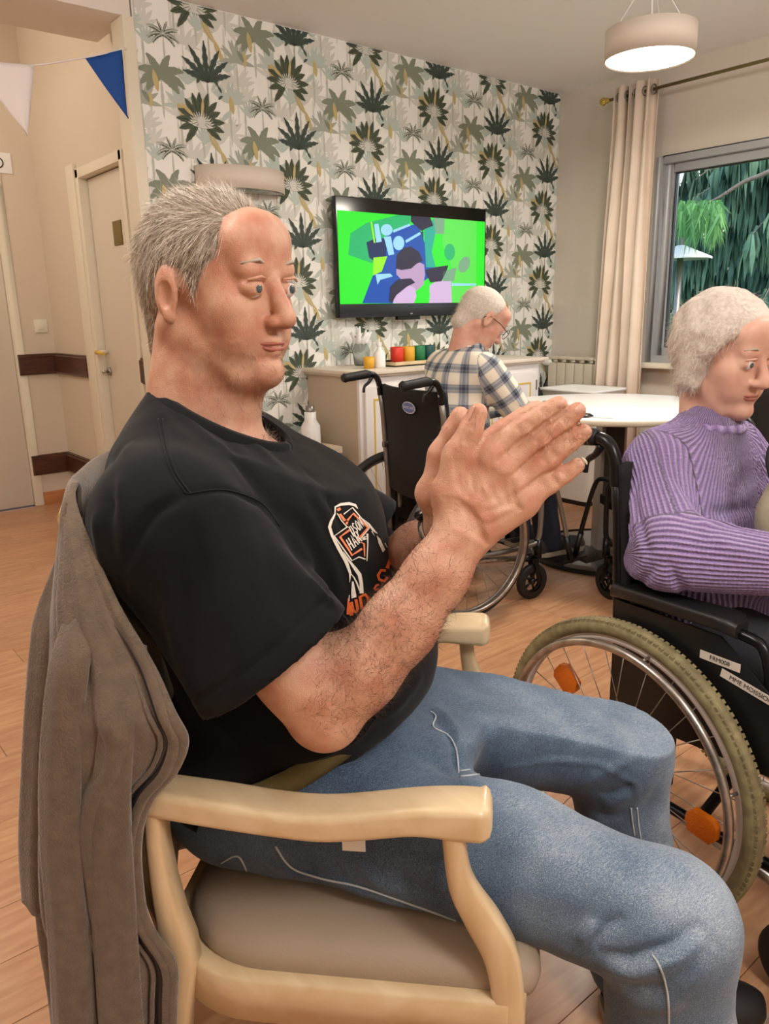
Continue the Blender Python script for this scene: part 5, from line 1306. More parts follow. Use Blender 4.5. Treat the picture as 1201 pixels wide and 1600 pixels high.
dirs = flow+n_*.10+rg.normal(size=r_.shape)*.11+hRw[:, 0][None, :]*(vnoise(r_, 30, 4)*.35)[:, None]; dirs /= np.linalg.norm(dirs, axis=1)[:, None]
o = strands('hair_strands', r_, dirs, .026*low, .00055, 4, ['hair_grey', 'hair_light', 'hair_grey', 'hair_light'], hair, .30, 5); o['kind'] = 'stuff'
r_, n_ = sample(P, Q, N, 260, 8, lambda p, n: keepf(p, n)*(((p-hOw)@hRw)[:, 0] < -.03))
d_ = n_*.8-uH[None, :]*.5+rg.normal(size=r_.shape)*.25; d_ /= np.linalg.norm(d_, axis=1)[:, None]
o = strands('stray_hair', r_, d_, .022, .0004, 4, ['hair_light'], hair, .8, 6); o['kind'] = 'stuff'
# hair on the forearms
Ew, Ww = chw(EL), chw(WR); ax_ = (Ww-Ew); Lf = np.linalg.norm(ax_); ax_ /= Lf
El2, Wl2 = chw(ELL), chw(wl); ax2 = (Wl2-El2); Lf2 = np.linalg.norm(ax2); ax2 /= Lf2
def ka(p, n):
    t = ((p-Ew)@ax_)/Lf; d = np.linalg.norm(p-Ew-np.outer(t*Lf, ax_), axis=1); return ((t > -.05) & (t < 1.05) & (d < .06))*np.clip(np.sin(np.clip(t*.85+.15, 0, 1)*math.pi), .1, 1)
r_, n_ = sample(BP, BQ, BN, 7500, 11, ka); d_ = ax_[None, :]*.25+n_*.45+rg.normal(size=r_.shape)*.45+np.array([0, 0, .25]); d_ /= np.linalg.norm(d_, axis=1)[:, None]
o = strands('arm_hair', r_, d_, .014, .00030, 4, ['arm_hair'], body, 1.2, 9); o['kind'] = 'stuff'
def kb(p, n):
    t = ((p-El2)@ax2)/Lf2; d = np.linalg.norm(p-El2-np.outer(t*Lf2, ax2), axis=1); return ((t > .3) & (t < .92) & (d < .055))*1.0
r_, n_ = sample(BP, BQ, BN, 1500, 12, kb); d_ = ax2[None, :]*.3+n_*.6+rg.normal(size=r_.shape)*.4; d_ /= np.linalg.norm(d_, axis=1)[:, None]
o = strands('arm_hair', r_, d_, .013, .00028, 4, ['arm_hair'], body, 1.0, 13); o['kind'] = 'stuff'
# short grey beard hairs under the chin and on the throat
def kc(p, n):
    q = (p-hOw)@hRw; return ((q[:, 2] < -.07) & (q[:, 2] > -.16) & (q[:, 0] > .0) & (np.abs(q[:, 1]) < .06))*1.0
r_, n_ = sample(BP, BQ, BN, 1600, 14, kc); d_ = n_*.5+np.array([0, 0, -.7])+rg.normal(size=r_.shape)*.3; d_ /= np.linalg.norm(d_, axis=1)[:, None]
o = strands('beard_stubble', r_, d_, .009, .0003, 3, ['hair_grey', 'arm_hair'], body, .6, 15); o['kind'] = 'stuff'
# chest hair curling out at the collar
def kd_(p, n):
    q = np.stack([(p-CO)@CD, (p-CO)@CL, p[:, 2]], 1); return ((q[:, 0] > -.33) & (q[:, 2] > .98) & (q[:, 2] < 1.045) & (np.abs(q[:, 1]) < .06))*1.0
r_, n_ = sample(BP, BQ, BN, 700, 16, kd_); d_ = n_*.8+rg.normal(size=r_.shape)*.5; d_ /= np.linalg.norm(d_, axis=1)[:, None]
o = strands('chest_hair', r_, d_, .018, .0003, 5, ['arm_hair', 'hair_grey'], body, 1.5, 17); o['kind'] = 'stuff'
# ================================================================== THE ARMCHAIR
arm = thing('armchair', 'pale beech armchair with taupe vinyl seat, the man in black sits on it', 'chair', ch(-.2, 0, 0))
def rr2(w_, h_, r, n=5):
    P = []
    for sx, sy, a0 in ((1, 1, 0), (-1, 1, 90), (-1, -1, 180), (1, -1, 270)):
        for k in range(n+1): a = D(a0+90*k/n); P.append((sx*(w_-r)+r*math.cos(a), sy*(h_-r)+r*math.sin(a)))
    return P
def chair_arm(q):
    st = [(-.405, .6865, .650, -.281, -.228), (-.36, .683, .6465, -.284, -.228), (-.30, .677, .641, -.286, -.227), (-.24, .670, .636, -.2865, -.227), (-.19, .668, .633, -.286, -.226), (-.143, .673, .637, -.2845, -.225), (-.085, .683, .646, -.284, -.2245), (-.04, .687, .645, -.285, -.2235), (-.012, .687, .644, -.285, -.2235)]
    st = spline([np.array(s_) for s_ in st], 4); G = []
    for s_ in st:
        f, zt, zb, lo, li = s_; c = np.array([f, (lo+li)/2, (zt+zb)/2]); w_, h_ = (li-lo)/2, (zt-zb)/2
        zin = -.006 if f < 0 else 0
        G.append([ch(f, q*(-(c[1]+a)), c[2]+b+zin*(a/w_*.5+.5)*(b > 0)) for a, b in rr2(w_, h_, .010)])
    for k, (df, sc) in enumerate(((.006, .93), (.011, .78), (.0135, .5), (.014, .02))):
        G.append([ch(-.012+df, q*(-(c[1]+a*sc)), c[2]+b*sc) for a, b in rr2(w_, h_, .010)])
    return MB().grid(G, close=True).build('armrest', 'beech', arm)
def chair_leg(q):
    Lf = spline([(-.053, 0, .650), (-.045, 0, .58), (-.026, 0, .532), (-.004, 0, .482), (.006, 0, .412), (.006, 0, .30), (.012, 0, .0)], 5)
    Rt = spline([(-.028, 0, .650), (-.020, 0, .592), (.012, 0, .540), (.034, 0, .490), (.042, 0, .417), (.042, 0, .30), (.036, 0, .0)], 5)
    G = []
    for a, b in zip(Lf, Rt):
        lo, hi = -.281, -.252; r = .005
        G.append([ch(f, q*-la_, z) for f, z, la_ in ((a[0], a[2], lo+r), (a[0]+r, a[2], lo), (b[0]-r, b[2], lo), (b[0], b[2], lo+r), (b[0], b[2], hi-r), (b[0]-r, b[2], hi), (a[0]+r, a[2], hi), (a[0], a[2], hi-r))])
    m = MB().grid(G, close=True); m.add(G[0], [tuple(range(8))]); m.add(G[-1], [tuple(range(8))]); return m.build('front_leg', 'beech_v', arm)
def rear_post(q):
    G = []
    for f0, f1, z in ((-.392, -.372, .655), (-.394, -.374, .61), (-.394, -.370, .56), (-.392, -.362, .51), (-.392, -.352, .475), (-.395, -.350, .44), (-.410, -.365, .36), (-.43, -.39, .2), (-.455, -.42, 0)):
        G.append([ch(f, q*-la_, z) for f, la_ in ((f0, -.276), (f0+.004, -.280), (f1-.004, -.280), (f1, -.276), (f1, -.250), (f1-.004, -.246), (f0+.004, -.246), (f0, -.250))])
    m = MB().grid(G, close=True); m.add(G[0], [tuple(range(8))]); m.add(G[-1], [tuple(range(8))]); return m.build('rear_leg', 'beech_v', arm)
for q in (1, -1): chair_arm(q); chair_leg(q); rear_post(q)
def plan(ax0, ax1, hw, r, n=10):
    """seat outline in chair coordinates, generously rounded at the rear"""
    P = []
    for cx_, cy_, a0, rr in ((ax1-.03, hw-.03, 0, .03), (ax0+r, hw-r, 90, r), (ax0+r, -hw+r, 180, r), (ax1-.03, -hw+.03, 270, .03)):
        for k in range(n+1): a = D(a0+90*k/n); P.append((cx_+rr*math.cos(a), cy_+rr*math.sin(a)))
    return P
o1, i1 = plan(-.415, .045, .282, .13), plan(-.385, .02, .250, .12)
G = [[ch(*p, z) for p in (o1 if k else i1)] for k, z in ((0, .375), (1, .378), (1, .432), (0, .436))]
MB().grid([[ch(*p, .378) for p in i1], [ch(*p, .378) for p in o1], [ch(*p, .433) for p in o1], [ch(*p, .437) for p in plan(-.412, .042, .279, .13)], [ch(*p, .437) for p in i1], [ch(*p, .378) for p in i1]], close=True).build('seat_rail', 'beech', arm, bevel=0)
G = []
for ins, z in ((.02, .40), (.0, .425), (-.004, .445), (.002, .460), (.018, .471), (.045, .477), (.10, .480), (.20, .480), (.245, .479)):
    P_ = plan(-.392+min(ins, .22), .058-min(ins, .22), max(.004, .262-ins), max(.002, .125-ins*.45)); G.append([ch(*p, z) for p in P_])
m = MB().grid(G, close=True); m.add(G[-1], [tuple(range(len(G[-1])))]); m.build('seat_cushion', 'seat_vinyl', arm)
# backrest: padded panel between uprights
bf = lambda z: np.interp(z, [.45, .6, .75, .88, .95, 1.0], [-.455, -.482, -.505, -.518, -.524, -.528])
G = []
for z, hw, th in ((.49, .20, .020), (.60, .215, .022), (.75, .222, .022), (.88, .215, .020), (.95, .195, .018), (.985, .165, .014), (.997, .12, .006)):
    G.append([ch(bf(z)+b+1.15*a*a, a, z) for a, b in rr2(hw, th, .005, 4)])
G = [[ch(bf(z)+sg*th+1.15*u*u*hw*hw, u*hw, z) for sg, us in ((1, np.linspace(-1, 1, 13)), (-1, np.linspace(1, -1, 13))) for u in us] for z, hw, th in ((.49, .20, .020), (.60, .215, .022), (.75, .222, .022), (.88, .205, .020), (.94, .185, .018), (.972, .155, .014), (.985, .11, .006))]
m = MB().grid(G, close=True); m.add(G[0], [tuple(range(len(G[0])))]); m.add(G[-1], [tuple(range(len(G[-1])))]); m.build('backrest', 'seat_vinyl', arm)
for q in (1, -1): MB().tube([ch(-.385, q*.245, .43), ch(-.42, q*.237, .55), ch(-.450, q*.232, .75), ch(-.468, q*.222, .90), ch(-.485, q*.190, .975)], .013, 12).build('back_upright', 'beech_v', arm)
MB().tube([ch(-.530+1.15*(a*.19)**2, a*.19, .975+.018*(1-a*a)) for a in np.linspace(-1, 1, 11)], .012, 12).build('top_rail', 'beech', arm)
# ================================================================== THE FLEECE JACKET OVER THE CHAIR BACK
jac = thing('jacket', 'taupe fleece jacket with dark zip hanging over the back of the armchair', 'jacket', ch(-.57, 0, .3))
cz_ = lambda z: np.interp(z, [.2, .4, .5, .6, .70, .80, .87, .93, .985, 1.02], [-.600, -.598, -.592, -.575, -.554, -.532, -.514, -.500, -.487, -.478])
fe_ = {.935: -.470, .99: -.468, 1.012: -.470, 1.003: -.462, .965: -.435, .90: -.400, .84: -.362, .79: -.338, .76: -.328, .725: -.342, .69: -.372, .64: -.392, .58: -.398, .52: -.394, .465: -.368, .41: -.372, .33: -.380, .20: -.385}
rows = []
for k_, z in enumerate((.935, .990, 1.012, 1.003, .965, .90, .84, .79, .76, .725, .69, .64, .58, .52, .465, .41, .33, .20)):
    c_ = cz_(z); f_ = fe_[z]
    if k_ < 2: rows.append((z, (-.475, -.185), (-.478, -.17), (-.482, -.14), (-.503, 0), (-.482, .14), (-.475, .18))); continue
    if k_ == 2: rows.append((z+.006, (-.470, -.19), (-.480, -.185), (-.497, -.14), (-.528, 0), (-.497, .14), (-.480, .18))); continue
    fl = -.292 if z < .8 else np.interp(z, [.8, .90, .965, 1.003], [-.285, -.262, -.242, -.215])
    sl = min(-.20-.02, fl-.008) if z < .96 else fl
    rows.append((z, (f_, fl), (f_*.45+c_*.55+.006, sl-.006), (c_+.006, -.205), (c_-.045, 0), (c_, .205), (-.45, .26)))
KU = 22
R_ = []
for r in rows:
    pts = [np.array([p[0], p[1], r[0]]) for p in r[1:]]; R_.append(spline(pts, KU))
R_ = np.array(R_); nR, nC = R_.shape[:2]
fine = np.array([spline(list(R_[:, j]), 7) for j in range(nC)]).transpose(1, 0, 2)
a_, b_ = fine.shape[:2]
du = np.gradient(fine, axis=1); dv = np.gradient(fine, axis=0); NN = np.cross(du, dv); NN /= np.linalg.norm(NN, axis=2)[..., None]+1e-9
if (NN[a_//2, 5] @ np.array([0, -1, 0])) < 0: NN = -NN
U_ = np.linspace(0, 1, b_)[None, :]; Zf = fine[..., 2]
am = np.clip((.98-Zf)/.35, 0, 1)*.016
ph = U_*5*KU/ (1.0)
s_side = np.clip(1-U_/.5, 0, 1)
off = am*s_side*(np.sin(U_*62+2.2*(.7-Zf)+.5)*.75+.45*np.sin(U_*115-1.5*Zf)) + am*.35*(1-s_side)*np.sin(U_*55+1.5*Zf)
# two deep valleys hanging from the shoulder
for u0, dz, wd, dp, zt in ((.30, .10, .020, .030, .80), (.13, -.05, .012, .018, .72), (.40, .03, .014, .020, .90)):
    off -= dp*np.exp(-((U_-(u0+dz*(.6-Zf)))/wd)**2)*np.clip((zt-Zf)/.15, 0, 1)
off *= np.clip(U_/.03, .2, 1)
fine = fine+NN*off[..., None]
W_ = np.array([[ch(*p) for p in row] for row in fine])
MB().grid(W_).build('jacket_body', 'fleece', jac, solid=.005)
# zip edge along the front
edge = [W_[i, 0] for i in range(len(W_)) if .2 <= fine[i, 0, 2] <= .95 and i > 36]
out = -CL
tp_ = [min(1, .05+i/14) for i in range(len(edge))]
MB().tube([p+out*.003 for p in edge], [.0065*q for q in tp_], 8).build('front_edging', 'fleece', jac)
MB().tube([p+out*.007-CD*.013 for p in edge], [.0042*q for q in tp_], 8, flat=(out, .5)).build('zip', 'zip_dark', jac)
MB().tube([p+out*.006-CD*.024 for p in edge], [.0028*q for q in tp_], 8).build('zip_seam', 'fleece', jac)
def roll(name, cs, w0, w1, flat, seed):
    G = []; cs = spline(cs, 6); n_ = len(cs)
    for i, c in enumerate(cs):
        t_ = i/(n_-1); w_ = (w0+(w1-w0)*t_)*min(1, .55+t_*2.2); sink = .026*max(0, 1-t_*4)**.7
        G.append([ch(c[0]+w_*math.cos(a)*(1+.10*math.sin(3*a+t_*5+seed)), c[1]+sink+flat*w_*math.sin(a)*(1+.2*math.sin(4*a+3*t_+seed)), c[2]-(.006*math.cos(a) if i == n_-1 else 0)+.012*math.cos(a)*(i == 0)) for a in np.linspace(0, 2*math.pi, 28, endpoint=False)])
    m = MB().grid(G, close=True); m.add(G[0], [tuple(range(28))]); return m.build(name, 'fleece', jac, solid=.004)
roll('sleeve', [cx(104, 850, -.205), cx(92, 940, -.222), cx(84, 1050, -.235), cx(78, 1200, -.24), cx(76, 1320, -.24), cx(82, 1415, -.24)], .026, .036, .5, 0)
roll('front_panel', [cx(128, 900, -.262), cx(112, 1000, -.292), cx(98, 1130, -.305), cx(96, 1300, -.308), cx(110, 1480, -.308), cx(120, 1660, -.308)], .018, .026, .4, 1)
roll('front_panel', [cx(200, 1040, -.285), cx(186, 1120, -.302), cx(176, 1250, -.309), cx(176, 1400, -.309), cx(190, 1660, -.309)], .014, .027, .35, 2)
# small card edge hanging below the armrest
o = MB().obox(onl(552, 1318, -.215), CD*.014, CL*.001, np.array([0, 0, .010])).build('name_card', 'plastic_white'); tag(o, 'small white card edge sticking out below the near wooden armrest', 'card')

# ================================================================== WHEELCHAIRS
def text_mesh(body_, size, m, parent, Mx, name='lettering'):
    cu = bpy.data.curves.new(name, 'FONT'); cu.body = body_; cu.size = size; cu.align_x = 'CENTER'; cu.align_y = 'CENTER'; cu.extrude = .0002
    o = bpy.data.objects.new(name, cu); COL.objects.link(o); dg = bpy.context.evaluated_depsgraph_get()
    me = bpy.data.meshes.new_from_object(o.evaluated_get(dg)); bpy.data.objects.remove(o); me.materials.clear(); me.materials.append(MATS[m])
    me.transform(Mx); o = bpy.data.objects.new(name, me); COL.objects.link(o)
    if parent is not None: o.parent = parent
    return o
def wheelchair(label, loc, az, tyre='tyre_dark', rim='silver_grey', handrim='silver', frame='silver_grey', tread=False, foot=True, sides=(-1, 1), reflect=False, frm2='black_frame', arm_style='pad', spokes=28, hang='silver_grey'):
    t = thing('wheelchair', label, 'wheelchair', loc, az); LB = dict(local=True); Rw = .305
    X, Zv = np.array([1., 0, 0]), np.array([0, 0, 1.])
    for q in (-1, 1):
        c = np.array([0, q*.285, Rw]); sd = np.array([0, q, 0.])
        wh = MB().ring(c, X, Zv, Rw-.032, .011, 96, 10, flat=(sd, .9)).ring(c+sd*.004, X, Zv, Rw-.041, .006, 96, 8).build('wheel', rim, t, **LB)
        MB().ring(c, X, Zv, Rw-.0175, .0178, 96, 14).build('tyre', tyre, wh, **LB)
        if tread:
            m = MB()
            for k in range(150):
                for e in (-1, 1):
                    a = 2*math.pi*(k+.5*(e > 0))/150; u = math.cos(a)*X+math.sin(a)*Zv; v = -math.sin(a)*X+math.cos(a)*Zv
                    m.obox(c+u*(Rw-.005)+sd*e*.0105, u*.0028, v*.0040, sd*.0045)
            m.build('tread_blocks', tyre, wh, **LB)['kind'] = 'stuff'
        MB().ring(c+sd*.034, X, Zv, .262, .0085, 96, 12).build('handrim', handrim, wh, **LB)
        m = MB()
        for k in range(6):
            a = k*math.pi/3+.3; u = math.cos(a)*X+math.sin(a)*Zv; m.cyl(c+u*.262+sd*.034, c+u*(Rw-.038)+sd*.004, .0035, 6)
        m.build('handrim_standoff', handrim, wh, **LB)['kind'] = 'stuff'
        m = MB()
        for k in range(spokes):
            a = 2*math.pi*k/spokes; b = a+(.62 if k % 2 else -.62); e = 1 if (k//2) % 2 else -1
            m.cyl(c+sd*e*.024+(math.cos(b)*X+math.sin(b)*Zv)*.022, c+(math.cos(a)*X+math.sin(a)*Zv)*(Rw-.040), .0011, 5)
        m.build('spokes', 'silver', wh, **LB)['kind'] = 'stuff'
        MB().lathe(c-sd*.030, [(.0005, 0), (.024, 0), (.024, .006), (.012, .010), (.012, .050), (.024, .054), (.024, .060), (.008, .062), (.0005, .066)], 24, axis=sd).build('hub', 'silver_grey', wh, **LB)
        if reflect:
            for a in (-.12 if q < 0 else .9, 2.4):
                u = math.cos(a)*X+math.sin(a)*Zv; v = -math.sin(a)*X+math.cos(a)*Zv; cc_ = c+u*.195
                m = MB(); m.add([cc_+u*x_+v*y_+sd*z_ for z_ in (-.006, .010) for x_, y_ in ((-.032, -.010), (-.022, -.026), (.022, -.026), (.032, -.012), (.030, .012), (.020, .024), (-.022, .022), (-.032, .008))], [tuple(range(8))[::-1], tuple(range(8, 16))]+[(i, (i+1) % 8, 8+(i+1) % 8, 8+i) for i in range(8)], 0, False)
                m.build('reflector', 'orange_reflector', wh, bevel=.002, **LB)
        y = q*.235
        # side frame
        f_ = MB(); f_.tube([(-.05, y, .22), (-.055, y, .50), (-.075, y, .80), (-.09, y, .90)], .0115, 12)
        f_.tube(spline([(-.05, y, .24), (.20, y, .235), (.36, y, .24), (.40, y, .26), (.41, y, .32), (.41, y, .46), (.395, y, .495), (.36, y, .50), (.1, y, .49), (-.055, y, .48)], 4), .0115, 12)
        f_.tube([(0, y, .30), (.0, y, .47)], .011, 10).build('frame', frame, t, **LB)
        MB().lathe((0, q*.215, Rw), [(.010, 0), (.010, .05)], 12, axis=(0, q, 0)).box((-.03, y-.012 if q > 0 else y-.006, .26), (.03, y+.006 if q > 0 else y+.012, .36)).build('axle_plate', frm2, t, **LB)
        # push handle: curved cane with grip and brake lever
        hp = spline([(-.085, y, .86), (-.092, y, .915), (-.115, y, .945), (-.155, y, .950)], 5)
        ha = MB().tube(hp, .0125, 12).build('push_handle', 'black_frame', t, **LB)
        gp = [(-.135, y, .948), (-.15, y, .950), (-.245, y, .940), (-.25, y, .940), (-.262, y, .938)]
        MB().tube(gp, [.015, .0185, .0175, .020, .014], 14).build('grip', 'black_rubber', ha, **LB)
        MB().tube(spline([(-.125, y, .935), (-.14, y, .915), (-.16, y, .90), (-.165, y, .875)], 4), [.008]*4+[.007]*4+[.006]*5, 8).build('brake_lever', 'black_plastic', ha, **LB)
        # armrest
        if arm_style == 'pad':
            ar = MB().tube(spline([(-.06, y, .58), (-.02, y, .635), (.05, y, .645), (.20, y, .645), (.25, y, .62), (.27, y, .50)], 4), .010, 10).build('armrest', frm2, t, **LB)
            G = []
            for x_, w_, zt in ((-.075, .012, .664), (-.065, .024, .671), (0, .027, .675), (.10, .029, .677), (.165, .033, .680), (.187, .032, .678), (.200, .020, .670)):
                G.append([(x_, y-q*0+a, zt-.018+b*.9) for a, b in rr2(w_, .015, .009)])
            m = MB().grid(G, close=True); m.add(G[0], [tuple(range(len(G[0])))]); m.add(G[-1], [tuple(range(len(G[-1])))]); m.build('arm_pad', 'pad_vinyl', ar, **LB)
        P_ = [(-.06, .29), (-.06, .635), (.17, .635), (.20, .615), (.39, .47), (.39, .42), (.10, .40), (.10, .30), (.06, .22), (-.02, .22)]
        MB().prism([(a, y+q*.015, b) for a, b in P_], (0, -q*.004, 0)).build('side_panel', 'black_plastic', t, bevel=.0012, **LB)
        # caster
        fk = MB().cyl((.40, y, .26), (.40, y, .18), .017, 14)
        fk.tube([(.40, y, .185), (.385, y+.0, .178)], .014, 10)
        for e in (-1, 1): fk.obox((.385, y+e*.022, .125), (.010, 0, .0), (0, .003, 0), (-.012, 0, .060))
        fk = fk.build('caster_fork', frm2, t, **LB); cw_ = (.372, y, .078)
        MB().lathe((.372, y-.014, .078), [(.045, 0), (.070, .001), (.0775, .007), (.078, .014), (.0775, .021), (.070, .027), (.045, .028)], 36, axis=(0, 1, 0)).build('caster_tyre', 'black_rubber', fk, **LB)
        m = MB(); m.lathe((.372, y-.012, .078), [(.0005, 0), (.012, 0), (.012, .024), (.0005, .024)], 16, axis=(0, 1, 0)).ring((.372, y, .078), X, Zv, .046, .006, 24, 6)
        for k in range(5): a = k*2*math.pi/5; m.cyl((.372, y, .078), (.372+.045*math.cos(a), y, .078+.045*math.sin(a)), .006, 6)
        m.build('caster_wheel', 'black_plastic', fk, **LB)
        if foot:
            fr = MB().tube(spline([(.36, y-q*.005, .50), (.45, y-q*.01, .505), (.50, y-q*.015, .47), (.56, y-q*.02, .30), (.60, y-q*.02, .15)], 5), .0105, 10)
            fr = fr.build('leg_rest', hang, t, **LB)
            MB().tube([(.575, y-q*.02, .24), (.61, y-q*.02, .115)], .013, 10).build('leg_rest_sleeve', 'black_plastic', fr, **LB)
            MB().prism([(.53, y-q*.015, .108), (.70, y-q*.015, .118), (.71, y-q*.10, .118), (.68, y-q*.165, .118), (.54, y-q*.165, .108)], (0, 0, .014)).build('footplate', 'black_plastic', fr, bevel=.004, **LB)
            MB().obox((.43, y-q*.03, .41), (.035, 0, .01), (0, .02, 0), (0, 0, .02)).build('calf_clamp', 'black_plastic', fr, bevel=.006, **LB)
        # brake
        if not tread: MB().tube([(.22, y+q*.012, .50), (.235, y+q*.02, .56)], [.006, .009], 8).build('brake_handle', 'black_plastic', t, **LB)
        MB().cyl((-.05, y, .17), (-.19, y, .20), .010, 10).build('tipping_lever', hang, t, **LB)
        MB().cyl((.10, q*.20, .205), (.36, q*.20, .175), .0125, 12).build('lower_tube', 'silver', t, **LB)
        MB().tube([(.345, q*.20, .177), (.39, q*.20, .170), (.40, q*.20, .15)], [.018, .019, .016], 12).build('tube_end', 'black_plastic', t, **LB)
    MB().cyl((.15, -.23, .24), (.15, .23, .48), .011, 10).cyl((.17, -.23, .48), (.17, .23, .24), .011, 10).build('cross_brace', frm2, t, **LB)
    G = [[(x_, y_, .487-.012*(1-(y_/.23)**2)) for y_ in np.linspace(-.235, .235, 9)] for x_ in np.linspace(-.04, .38, 6)]
    MB().grid(G).build('seat', 'black_fabric', t, solid=.03, **LB)
    G = [[(xb+.022-.045*(1-(y_/.235)**2), y_, z_) for y_ in np.linspace(-.24, .24, 11)] for xb, z_ in ((-.06, .46), (-.065, .60), (-.075, .75), (-.09, .88), (-.093, .905))]
    bk_ = MB().grid(G).build('backrest', 'black_fabric', t, solid=.018, **LB)
    return t, bk_
wcA, _ = wheelchair('black wheelchair with tan tyres, the woman in the purple sweater sits in it', (1.514, .757, 0), D(-95), tyre='tyre_tan', rim='rim_white', handrim='silver', frame='black_frame', tread=True, reflect=True, foot=False)
wcB, bkB = wheelchair('black wheelchair with grey hand rims, the man in the plaid shirt sits in it', (2.116, 2.319, 0), D(-10), tyre='tyre_dark', rim='silver_grey', handrim='silver', hang='silver_grey')
wcC, _ = wheelchair('empty black wheelchair at the table behind the woman in purple', (2.846, 1.393, 0), D(80), tyre='tyre_dark', hang='black_frame', frame='black_frame')
# oval maker's badge on the plaid man's wheelchair back
nb = np.array([-1, 0, .12]); nb /= np.linalg.norm(nb); tb = Matrix(((0, .12, -1, 0), (-1, 0, 0, 0), (0, 1, .12, 0), (0, 0, 0, 1)))
bc = np.array([-.118, -.055, .835]); yv = np.array([0, 1., 0]); zv = np.array([.12*-1, 0, 1.0]); zv /= np.linalg.norm(zv)
ov = lambda rx_, ry_, o_: [bc+nb*o_+yv*rx_*math.cos(a)+zv*ry_*math.sin(a) for a in np.linspace(0, 2*math.pi, 32, endpoint=False)]
mat('badge_blue', hx('5B6AA8'), .5); mat('badge_light', hx('C8CCDA'), .5)
bd = MB().add(ov(.047, .024, .0005)+ov(.047, .024, .003), [tuple(range(32, 64))]+[(i, (i+1) % 32, 32+(i+1) % 32, 32+i) for i in range(32)], 0, False).build('badge', 'badge_light', bkB, local=True)
MB().add(ov(.043, .020, .0036), [tuple(range(32))], 0, False).build('badge_field', 'badge_blue', bkB, local=True)
Mx = Matrix(((0, zv[0], nb[0], bc[0]+nb[0]*.0042), (-1, zv[1], nb[1], bc[1]), (0, zv[2], nb[2], bc[2]+nb[2]*.0042), (0, 0, 0, 1)))
text_mesh('INVACARE', .0165, 'badge_light', bkB, Mx, 'badge_lettering')
# name tapes on the side panel of the woman's wheelchair (in the wheelchair's local frame)
azA = D(-95); tA = np.array([math.cos(azA), math.sin(azA), 0]); nA = np.array([-tA[1], tA[0], 0]); oA = np.array([1.514, .757, 0])
def locA(P): d_ = P-oA; return np.array([d_@tA, d_@nA, P[2]])
def onpanel(x, y):
    rr = ray(x, y); c0 = oA+nA*(-.2515); tt = ((c0-EYE)@nA)/(rr@nA); return locA(EYE+rr*tt)
for (p0, p1, hgt, txt, off_) in (((1093, 1021), (1156, 1045), .0105, 'FRM008', .5), ((1126, 1050), (1222, 1107), .0105, 'MME MOISSION', .50)):
    a, b = onpanel(*p0), onpanel(*p1); u = b-a; u[1] = 0; Lu = np.linalg.norm(u); u /= Lu; v = np.cross([0, -1., 0], u); v = -v if v[2] < 0 else v; c = (a+b)/2; c[1] = -.2520
    tp = MB().obox(c, u*Lu/2, v*hgt*.75, np.array([0, .0004, 0])).build('name_tape', 'label_tape', wcA, local=True)
    w_ = np.array([0, -1., 0]); Mx = Matrix(((u[0], v[0], w_[0], c[0]), (u[1], v[1], w_[1], c[1]-.0007), (u[2], v[2], w_[2], c[2]), (0, 0, 0, 1)))
    text_mesh(txt, .0118, 'label_ink', tp, Mx, 'tape_lettering')

# ================================================================== THE MAN IN THE PLAID SHIRT
def frame_of(loc, az):
    c, s_ = math.cos(az), math.sin(az); Rz = np.array([[c, -s_, 0], [s_, c, 0], [0, 0, 1]]); L0 = np.asarray(loc, float)
    return lambda P: np.asarray(P)@Rz.T+L0, Rz
FB, RB = frame_of((2.116, 2.319, 0), D(-10))
man2 = thing('person', 'man in a blue and cream plaid shirt bending over the table, seated in a wheelchair', 'person', FB([.1, 0, .46])); man2['skin'] = 'skin_b'
S = SDF((-.04, -.32, .66), (.72, .32, 1.32), .005)
h2o = np.array([.262, -.012, 1.165]); h2R = rotR(D(-12), D(38))
head(S, h2o, h2R, 1.0)
S.cap(h2o+h2R@np.array([-.03, 0, -.07]), (.17, 0, 1.02), .054, .062, .03); S.ell((.17, 0, .93), (.09, .14, .10), None, .03)
A2 = {q: [np.array([.19, q*.165, .965]), np.array([.33, q*.225, .755]), np.array([.56, q*.09, .785])] for q in (-1, 1)}
for q in (-1, 1):
    sh, el, wr = A2[q]; S.cap((.17, q*.08, .97), sh, .05, .05, .03); S.chain([sh, el, wr], [.045, .038, .028], .02)
    d = np.array([1, -q*.25, -.12]); d /= np.linalg.norm(d); S.cap(wr, wr+d*.06, .026, .030, .01, ((0, 0, 1), .6))
    for k in range(4):
        b = wr+d*.065+np.array([0, (k-1.5)*.018, 0]); S.chain([b, b+d*.035, b+d*.055+[0, 0, -.006], b+d*.072+[0, 0, -.015]], [.0095, .0088, .008, .007], .003)
    b = wr+d*.02+np.array([0, -q*-.02, 0]); S.chain([b, b+d*.03+[0, q*.02, 0], b+d*.055+[0, q*.028, 0]], [.012, .010, .008], .004)
P, Q = S.mesh(1); P = FB(P); Q = orient(P, Q); np_mesh('body', P, Q, 'skin_b', man2)
face_parts(h2o, h2R, 1.0, man2, world=lambda p: FB(p))
S = SDF((.08, -.13, 1.04), (.40, .13, 1.32), .0045)
T4 = lambda x, y, z: h2o+h2R@np.array([x, y, z])
S.ell(T4(-.018, 0, .030), (.102, .081, .090), h2R, .01); S.cap(T4(-.055, 0, -.02), T4(-.062, 0, -.06), .054, .046, .02)
S.ell(T4(.075, 0, -.02), (.085, .12, .12), h2R, .012, 'sub'); S.ell(T4(.03, 0, -.085), (.065, .12, .075), h2R, .012, 'sub')
for q in (-1, 1): S.ell(T4(-.002, q*.09, -.010), (.024, .03, .034), h2R, .006, 'sub')
P, Q = S.mesh(1); P = FB(P); Q = orient(P, Q); N = normals(P, Q); hm = np_mesh('hair', P, Q, 'hair_white', man2)
